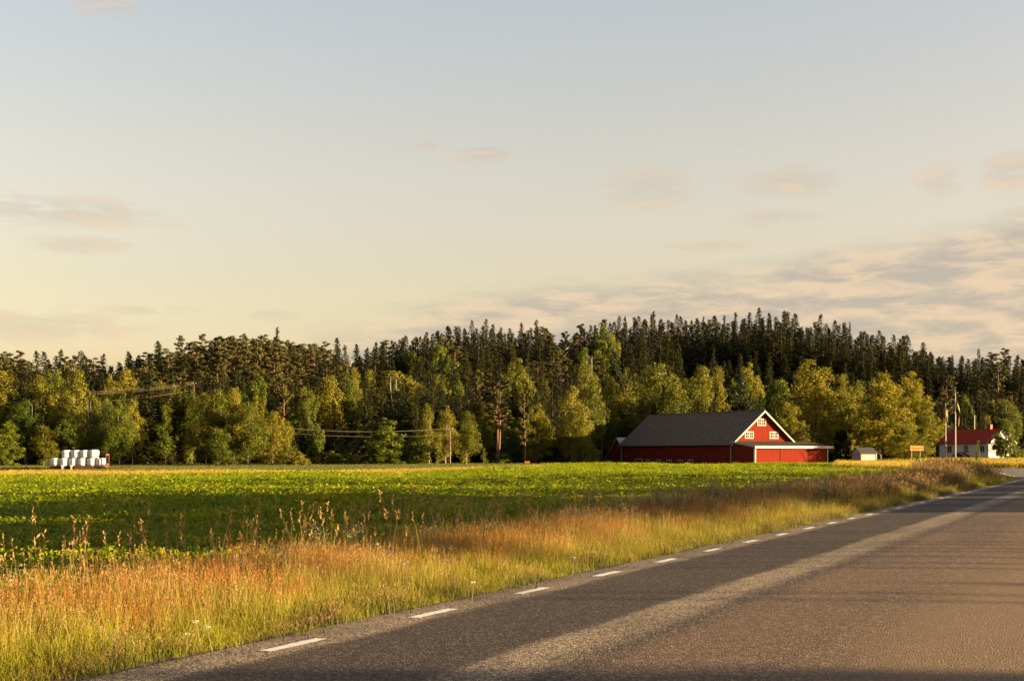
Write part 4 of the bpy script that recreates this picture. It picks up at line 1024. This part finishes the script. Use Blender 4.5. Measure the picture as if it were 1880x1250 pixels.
for k, (dy, dz) in enumerate(((-.5, .05), (-.1, .0), (.35, .06))):
    wire((pl[0]+dy, pl[1]-.12, pl[2]+.2+dz), (pr[0]+dy, pr[1]-.12, pr[2]+.2+dz), .62, .012, ['nearest strand of the bundled upper wires between the two low poles','middle strand of the bundled upper wires between the two low poles','far strand of the bundled upper wires between the two low poles'][k], 'wires between the two low poles')
wire((pl[0], pl[1], pl[2]-.5), (pr[0], pr[1], pr[2]-.72), .5, .022, 'thin lower wire hanging under the bundle between the two low poles', 'wires between the two low poles')
a_ = world(356, 233, 706); c_ = world(140, 226, 725)
pole(356, 233, 704, 'tall wire pole in the birches at the right end of the left wire bundle', th=.5)
for k, dz in enumerate((0, .22, .44)):
    wire((c_[0], c_[1]-.3, c_[2]+dz), (a_[0], a_[1]-.3, a_[2]+dz*.8), .3, .012, ['lowest','middle','highest'][k]+' strand of the wire bundle crossing the left birches', 'wires crossing the left birches')
c2 = world(200, 226, 736); a2 = world(356, 233, 716)
wire((c2[0], c2[1]-.3, c2[2]), (a2[0], a2[1]-.3, a2[2]), .2, .012, 'short single wire below the left wire bundle', 'wires crossing the left birches')
x_, y_, z_ = world(1789, 300, 762)
m_ = MB(); m_.tube([(0, 0, 0), (0, 0, z_-.6)], [.12, .09], 8); o = m_.build('wire_pole', M['steel']); o.location = (x_, y_, .6); tag(o, 'thin grey pole standing behind the house roof', 'pole')
# ------------------------------------------------------------------ garden plants by the house
x_, y_, z_ = world(1846, 262, 768)
shr = tree('shrub', x_, y_, z_-gz(x_, y_), 5.9, 'green rounded shrub dotted with white blossom at the right end of the white house')
KK = shr
fl = np.random.default_rng(5); P_ = []
for k in range(26):
    a = fl.uniform(2.6, 4.9); zz = fl.uniform(1.2, 5.2); rad = 3.0*(1-(zz-2.6)**2/14)
    c0 = np.array([math.cos(a)*rad*1.05, math.sin(a)*rad, zz]); P_.append(c0+fl.normal(size=(26, 3))*.10)
P_ = np.concatenate(P_); bl = link('blossom', quads('blossom', leafquads(P_, .13, fl, .9), M['white_petal']))
bl.parent = shr; bl.matrix_parent_inverse = Matrix.LocRotScale(shr.location, shr.rotation_euler, shr.scale).inverted(); bl.location = (x_, y_, gz(x_, y_))
x_, y_, z_ = world(1796, 232, 806)
sp_ = tree('sapling', x_, y_, z_-gz(x_, y_), .9, 'thin garden sapling with an orange top in front of the white house')
x_, y_, z_ = world(1752, 262, 833)
tree('sapling', x_, y_, z_-gz(x_, y_), 1.6, 'small pale sapling by the foot of the taller flagpole')
x_, y_, z_ = world(1777, 262, 836)
tree('dark_bush', x_, y_, z_-gz(x_, y_), 1.6, 'dark garden bush under the porch roof of the white house')
# ------------------------------------------------------------------ field crop
def crop_plant(seed, nl, h, spread, lo, hi):
    r = np.random.default_rng(seed); Q = []; T = []
    for k in range(nl):
        a = r.uniform(0, 6.28); t = r.uniform(0, 1)**.7; z0 = h*.1+h*.85*t; ln = r.uniform(lo, hi)*(1.15-.45*t); up = r.uniform(.3, 3.0); w_ = ln*r.uniform(.3, .42)
        b0 = np.array([r.normal()*spread, r.normal()*spread, z0*.85]); d = np.array([math.cos(a), math.sin(a), up]); d /= np.linalg.norm(d)
        s = np.cross(d, [0, 0, 1.]); s /= np.linalg.norm(s); n_ = np.cross(s, d)
        c0 = b0+d*.02; c1 = c0+d*ln*.5+n_*.02; c2 = c0+d*ln*.95-n_*.015+np.array([0, 0, -.02])
        tn_ = r.uniform(.25, .75)
        Q.append([c0, c1-s*w_, c2, c1+n_*.01]); Q.append([c0, c1+n_*.01, c2, c1+s*w_]); T += [tn_, tn_*.9]
    return quads('crop_plant', np.array(Q), M['crop'], col=np.array(T))
crop = [crop_plant(200+i, 34, .40, .09, .07, .13) for i in range(4)]+[crop_plant(210+i, 150, .40, .33, .09, .16) for i in range(3)]
r = np.random.default_rng(77)
def scatter_band(D1, D2, dens, xlim=.37):
    A = xlim*(D2*D2-D1*D1); n = int(A*dens)
    D = np.sqrt(r.uniform(D1*D1, D2*D2, n)); x = r.uniform(-xlim, xlim, n)*D
    return x, D
def isroad2(x, y): return (x > 19) & (y > 181) & (y < 204) | (off(x, y) > -1.2)
PT, RO, SC, IX = [], [], [], []
for D1, D2, dens, sc in ((13, 34, 15, 1.0), (34, 60, 3.4, 1.0), (60, 110, 2.2, 1.15), (110, 236, 1.5, 1.35)):
    x, y = scatter_band(D1, D2, dens)
    o_ = off(x, y); px = CX+F*x/y
    limit = -3.7-np.clip(along(x, y)-60, 0, 50)*.02
    keep = (o_ < limit+r.normal(size=len(x))*.15)
    # another crop beyond the golden strip on the left; the golden meadow on the far right
    strip_D = 112+8*sst(px, 0, 700)+np.where(px > 700, (px-700)*.2, 0)
    keep &= ~((y > strip_D) & (px < 1000))
    keep &= ~((y > 128+(1720-px)*.25) & (px > 1540)); keep &= ~isroad2(x, y)
    keep &= ~((px > 1110) & (y > 221-(px-1110)*.0) & (px < 1540))
    x, y = x[keep], y[keep]; n = len(x)
    PT.append(np.stack([x, y, ground(x, y)], 1)); RO.append(np.stack([r.normal(size=n)*.12, r.normal(size=n)*.12, r.uniform(0, 6.28, n)], 1))
    patch = .85+.3*np.sin(x*.21+y*.13)*np.sin(y*.09-x*.05)
    s_ = sc*r.uniform(.8, 1.25, n); SC.append(np.stack([s_, s_, r.uniform(.75, 1.25, n)*patch*(1+.35*sst(y, 120, 200))], 1)); IX.append(r.integers(0, 4, n) if D1 < 30 else r.integers(4, 7, n))
instancer('field_crop', crop, np.concatenate(PT), np.concatenate(RO), np.concatenate(SC), np.concatenate(IX), 'wide field of knee-high leafy green crop', 'crop')
print('crop', sum(map(len, PT)))
# ------------------------------------------------------------------ grasses
def blades(seed, n, h, spread, lean, wid, mat_, heads=0, head_mat=None, hsz=.05, tipped=True):
    r = np.random.default_rng(seed); Q = []; T = []; MI = []
    for k in range(n):
        x, y = r.normal(size=2)*spread*.5; a = r.uniform(0, 6.28); hh = h*r.uniform(.55, 1.15); le = lean*hh*r.uniform(.2, 1.3)
        f = r.uniform(0, 6.28); s = np.array([math.cos(f), math.sin(f), 0])*wid*.5*r.uniform(.7, 1.3)
        P_ = [np.array([x+math.cos(a)*le*t*t, y+math.sin(a)*le*t*t, hh*t*(1-.12*t*lean)]) for t in (0, .4, .75, 1)]
        for i, (w0, w1) in enumerate(((1, .85), (.85, .55), (.55, .08))):
            Q.append([P_[i]-s*w0, P_[i]+s*w0, P_[i+1]+s*w1, P_[i+1]-s*w1])
            t0, t1 = (.0, .4, .75)[i], (.4, .75, 1.)[i]
            T.append([t0*t0*.9, t0*t0*.9, t1*t1*.9, t1*t1*.9]); MI.append(0)
        if heads and r.random() < heads:
            m = 9
            for j in range(m):
                c = P_[3]-np.array([math.cos(a)*le*.1*j/m, math.sin(a)*le*.1*j/m, hsz*2.4*j/m-hsz*.5])
                d = r.normal(size=3)*hsz*.30; d[2] = abs(d[2])+hsz*.30; u = np.cross(d, r.normal(size=3)); u = u/np.linalg.norm(u)*hsz*.16
                Q.append([c, c+d*.5+u, c+d, c+d*.5-u]); T.append([.6]*4); MI.append(1)
    return quads('grass_tuft', np.array(Q), [mat_]+([head_mat] if head_mat else []), mi=MI, col=np.array(T))
def umbel(seed, h):
    """leafy weed with pale flower clusters"""
    r = np.random.default_rng(seed); Q = []; T = []; MI = []
    for k in range(5):
        a = r.uniform(0, 6.28); le = r.uniform(.05, .25); hh = h*r.uniform(.7, 1.1)
        P_ = [np.array([math.cos(a)*le*t, math.sin(a)*le*t, hh*t]) for t in (0, .5, 1)]; s = np.array([.003, .002, 0])
        for i in (0, 1): Q.append([P_[i]-s, P_[i]+s, P_[i+1]+s, P_[i+1]-s]); T.append([.3]*4); MI.append(0)
        for j in range(26):
            t = r.uniform(.05, .9); c = P_[0]*(1-t)+P_[2]*t; d = r.normal(size=3)*.035; d[2] = abs(d[2])*1.5; u = np.cross(d, r.normal(size=3)); u = u/np.linalg.norm(u)*.005
            Q.append([c, c+d*.5+u, c+d, c+d*.5-u]); T.append([r.random()*.6]*4); MI.append(0)
        for j in range(26):
            c = P_[2]+r.normal(size=3)*np.array([.04, .04, .05]); d = r.normal(size=3)*.008; u = np.cross(d, r.normal(size=3)); u = u/np.linalg.norm(u)*.006
            Q.append([c-d, c+u, c+d, c-u]); T.append([r.random()]*4); MI.append(1)
    return quads('weed', np.array(Q), [M['brown_weed'], M['pale_flower']], mi=MI, col=np.array(T))
tufts = [blades(300, 46, .24, .20, .35, .0055, M['grass']), blades(301, 46, .30, .22, .4, .0055, M['grass']),            # 0,1 short green
 blades(302, 56, .48, .24, .2, .004, M['grass'], .15, M['seed'], .025), blades(303, 50, .60, .24, .15, .0035, M['grass_straw'], .35, M['seed'], .026),   # 2,3 straw
 blades(304, 52, .56, .24, .14, .0035, M['sorrel'], .6, M['sorrel'], .022), blades(305, 52, .48, .24, .18, .0035, M['sorrel'], .6, M['sorrel'], .022), # 4,5 red sorrel
 blades(306, 3, .9, .16, .16, .005, M['grass_straw'], 1, M['seed'], .06), blades(307, 2, 1.05, .2, .14, .005, M['seed'], 1, M['seed'], .055),       # 6,7 tall stalks
 umbel(308, .75), umbel(309, .6),                                                                                    # 8,9 weeds
 blades(310, 30, .12, .22, .9, .007, M['sorrel']), blades(311, 40, .7, .3, .25, .008, M['brown_weed'], .5, M['seed'], .04)]        # 10 low red rim, 11 brown
PT, RO, SC, IX = [], [], [], []
def add_tufts(s, o_, ix, sc, zs=None):
    x = E0[0]+RD[0]*s+RN[0]*o_; y = E0[1]+RD[1]*s+RN[1]*o_; n = len(s)
    PT.append(np.stack([x, y, ground(x, y)-.01], 1)); RO.append(np.stack([r.normal(size=n)*.07, r.normal(size=n)*.07, r.uniform(0, 6.28, n)], 1))
    SC.append(np.stack([sc, sc, sc*(1 if zs is None else zs)], 1)); IX.append(ix)
for s0, s1, dens, sc in ((-20, 8, 62, 1.0), (8, 35, 34, 1.25), (35, 96, 15, 1.8)):
    wv = 3.7 if s0 < 8 else 3.8 if s0 < 35 else 3.9
    n = int((s1-s0)*wv*dens); s = r.uniform(s0, s1, n); o_ = -.72-r.uniform(0, 1, n)**1.05*(wv-.35)+.10*np.sin(s*2.1)*np.sin(s*.7+1)
    u = r.random(n); dist = -o_-.62
    cl_ = np.clip(.5+.35*np.sin(s*.9+1.3*np.sin(s*.37)+o_*1.1)+.25*np.sin(s*2.3-o_*2.1)+r.normal(size=n)*.18, 0, 1)          # clumps of sorrel along the verge
    red = np.clip((dist-.7)/1.2, 0, 1)*(.12+.55*cl_**2)*np.where(s > 20, .6, 1)
    ix = np.where(dist < .9, np.where(u < .42, 0, np.where(u < .84, 1, 2)), np.where(u < red, np.where(u*7 % 1 < .5, 4, 5), np.where(u > .72, 3, 2)))
    ix = np.where((dist >= .9) & (dist < 1.9) & (r.random(n) < .5), 1, ix)
    dark = np.clip((s-22)/30, 0, 1)
    ix = np.where((dist > 1.0) & (r.random(n) < dark*.6), 11, ix)
    ix = np.where((dist > .6) & (r.random(n) < np.where((s > 8) & (s < 50), .03, .008)), r.choice([8, 9], n), ix)
    scl_ = sc*r.uniform(.65, 1.35, n)
    zs = (.48-.05*(s < 4)+.34*np.clip(dist/1.6, 0, 1)+.16*sst(s, 2, 18))/sc*np.where(s > 35, .95, 1.0)*(.8+.35*r.random(n))*(1+.75*np.exp(-((s-70)/9)**2))*(1-.6*sst(s, 80, 94))
    add_tufts(s, o_, ix, scl_, zs)
# low reddish rim by the gravel
n = 1500; s = r.uniform(-20, 60, n); add_tufts(s, -.50-np.abs(r.normal(size=n))*.12+.12*np.sin(s*1.7)*np.sin(s*.6), r.choice([10, 10, 0, 11], n), r.uniform(.3, .9, n), np.where(r.random(n) < .5, .6, .35))
# tall stalks at the back of the verge
n = 420; s = r.uniform(-18, 30, n); add_tufts(s, -.62-r.uniform(1.7, 3.7, n), r.choice([6, 7], n), r.uniform(.75, 1.12, n))
n = 260; s = r.uniform(30, 96, n); add_tufts(s, -.62-r.uniform(1.2, 3.6, n), r.choice([6, 7, 11], n), r.uniform(.8, 1.1, n)*1.1)
# pale flowering weeds
n = 170; s = r.uniform(3, 50, n); add_tufts(s, -.62-r.uniform(1.6, 3.7, n), r.choice([8, 9], n), r.uniform(.8, 1.25, n))
n = 14; s = r.uniform(-18, 0, n); add_tufts(s, -.62-r.uniform(2.0, 4.6, n), r.choice([8, 9], n), r.uniform(.6, 1.0, n))
instancer('verge_grass', tufts, np.concatenate(PT), np.concatenate(RO), np.concatenate(SC), np.concatenate(IX), 'uncut roadside grass with red sorrel and tall seed heads', 'grass')
print('verge', sum(map(len, PT)))
# golden meadow strip, far right meadow, oats beyond
gold = [blades(320+i, 40, .8, .5, .3, .02, M['gold_grass'], .5, M['gold_grass'], .12) for i in range(3)]
oat = [blades(330+i, 44, .5, .55, .3, .022, M['oat'], .3, M['oat'], .08) for i in range(3)]
PT, RO, SC, IX = [], [], [], []
x, y = scatter_band(105, 262, 2.6, .40)
px = CX+F*x/y; sd_ = 112+8*sst(px, 0, 700)+np.where(px > 700, (px-700)*.2, 0)
g1 = (px < 1000) & (y > sd_-4) & (y < sd_+14+6*np.sin(px*.02))
g2 = (px > 1540) & (y > np.where(px > 1775, 204, 126+(1720-px)*.25)) & (y < 262) & (off(x, y) < -1.0)
road2 = (x > 19) & (y > 181) & (y < 204)
inside = np.array([False]*len(x))
# keep clear of the side road polygon
def inpoly(x, y, P_):
    c = np.zeros(len(x), bool); j = len(P_)-1
    for i in range(len(P_)):
        xi, yi = P_[i]; xj, yj = P_[j]
        c ^= ((yi > y) != (yj > y)) & (x < (xj-xi)*(y-yi)/(yj-yi+1e-9)+xi); j = i
    return c
inside = inpoly(x, y, poly)if False else inpoly(x, y, [(38.6,113.5),(39.3,119),(42.3,131),(47.6,150),(55.0,176),(40,184),(20,188),(20,196),(45,199),(70,203),(84,210),(84,168),(62,140),(48,113)])
k1 = (g1 | g2) & ~inside; k1 &= ~((px > 1540) & (y > 236) & (px < 1640) & (r.random(len(x)) < .8))
n = k1.sum(); PT.append(np.stack([x[k1], y[k1], ground(x[k1], y[k1])], 1)); RO.append(np.stack([np.zeros(n), np.zeros(n), r.uniform(0, 6.28, n)], 1))
s_ = r.uniform(1.2, 1.8, n); hz = np.where(px[k1] < 1100, .55, .95)*r.uniform(.75, 1.15, n); SC.append(np.stack([s_, s_, hz], 1)); IX.append(r.integers(0, 3, n))
instancer('golden_meadow', gold, np.concatenate(PT), np.concatenate(RO), np.concatenate(SC), np.concatenate(IX), 'sunlit strips of tall golden grass in and beyond the field', 'grass')
k2 = ((px < 1000) & (y > sd_+8) & (y < foot_D(px)+2)) | ((px >= 1000) & (px < 1560) & (y > 216) & (y < 250) & ((px < 1110) | (y < 222)))
lowz = np.where((np.abs(x-tx0) < 14) & (y < ty0+1), .35, 1.0)
k2 &= ~((np.abs(x-tx0) < 4) & (np.abs(y-ty0) < 2.2))
n = k2.sum(); 
s_ = r.uniform(1.3, 2.0, n)
instancer('far_crop', oat, np.stack([x[k2], y[k2], ground(x[k2], y[k2])], 1), np.stack([np.zeros(n), np.zeros(n), r.uniform(0, 6.28, n)], 1), np.stack([s_, s_, r.uniform(.6, 1.0, n)*lowz[k2]], 1), r.integers(0, 3, n), 'pale green grain beyond the golden strip below the forest', 'crop')
# ------------------------------------------------------------------ single flowers in the verge
def clover(px, D, py, kind, lab):
    x, y, z = world(px, D, py); g = gz(x, y); h = z-g
    e = empty('wildflower', (x, y, g), 0, lab, 'flower', 'wildflowers in the verge'); rr2 = random.Random(int(px))
    m_ = MB(); lx = rr2.uniform(-.06, .06); m_.tube([(lx, .03, 0), (lx*.5, 0, h*.5), (0, 0, h)], .0035, 4); m_.build('stem', M['stem'], e)
    q = np.random.default_rng(int(px)); n = 70
    if kind == 'purple':
        d = q.normal(size=(n, 3)); d /= np.linalg.norm(d, axis=1)[:, None]; P_ = d*.022+np.array([0, 0, h]); V = leafquads(P_, .022, q, .5)
        link('blossom', quads('blossom', V, M['purple_petal']), e)
    else:
        P_ = np.stack([q.normal(size=n)*.017, q.normal(size=n)*.017, h+.006*q.normal(size=n)], 1); V = leafquads(P_, .009, q, .8)
        link('blossom', quads('blossom', V, M['white_petal'] if kind == 'white' else M['yellow_petal']), e)
FL = [(310,1053,17.5,'purple','purple clover head left of centre in the verge'),(347,1053,17.3,'purple','larger purple clover head in the left verge, right of its twin'),
 (338,1068,16.8,'purple','low purple clover head among yellow grass at left'),(676,999,22,'purple','purple clover head before the dark crop, near the verge top'),
 (776,970,25,'purple','large purple thistle-like head at the verge top in the centre'),(800,958,26,'purple','purple head standing tallest in the centre of the verge'),
 (715,1014,21,'purple','pinkish head low in the central verge'),(652,1007,21,'purple','pale purple head left of the central cluster'),
 (841,969,25,'purple','purple head at the right of the central cluster'),(1497,942,42,'purple','purple flower head high in the far verge'),
 (1572,906,52,'purple','small purple flower in the dark far verge'),
 (740,1034,18.5,'white','flat white yarrow head in front of the red grass'),(748,1030,18.6,'white','second white yarrow head just right of the first'),
 (360,1140,13.7,'white','tiny white flower cluster low in the left verge'),(380,1150,13.5,'white','tiny white flower cluster right of the low left one'),
 (344,1163,13.2,'white','lowest white flower cluster near the left road edge'),(693,998,21,'white','white flat head beside the purple clover near the centre'),
 (870,1068,18,'white','single white flower low before the curve of the verge'),(1055,1023,21.8,'white','white blossom in the green verge right of centre'),
 (1090,1012,23,'white','white blossom above the road edge right of centre'),
 (780,1040,18.3,'yellow','yellow flower head right of the yarrow pair'),(128,1010,16.5,'yellow','yellow blossom stalk at the far left of the verge'),
 (1105,985,26,'white','pale blossom in the brown weeds of the right verge'),(884,955,27,'yellow','yellow umbel before the dark crop right of centre')]
for px, py, D, kind, lab in FL: clover(px, D, py, kind, lab)
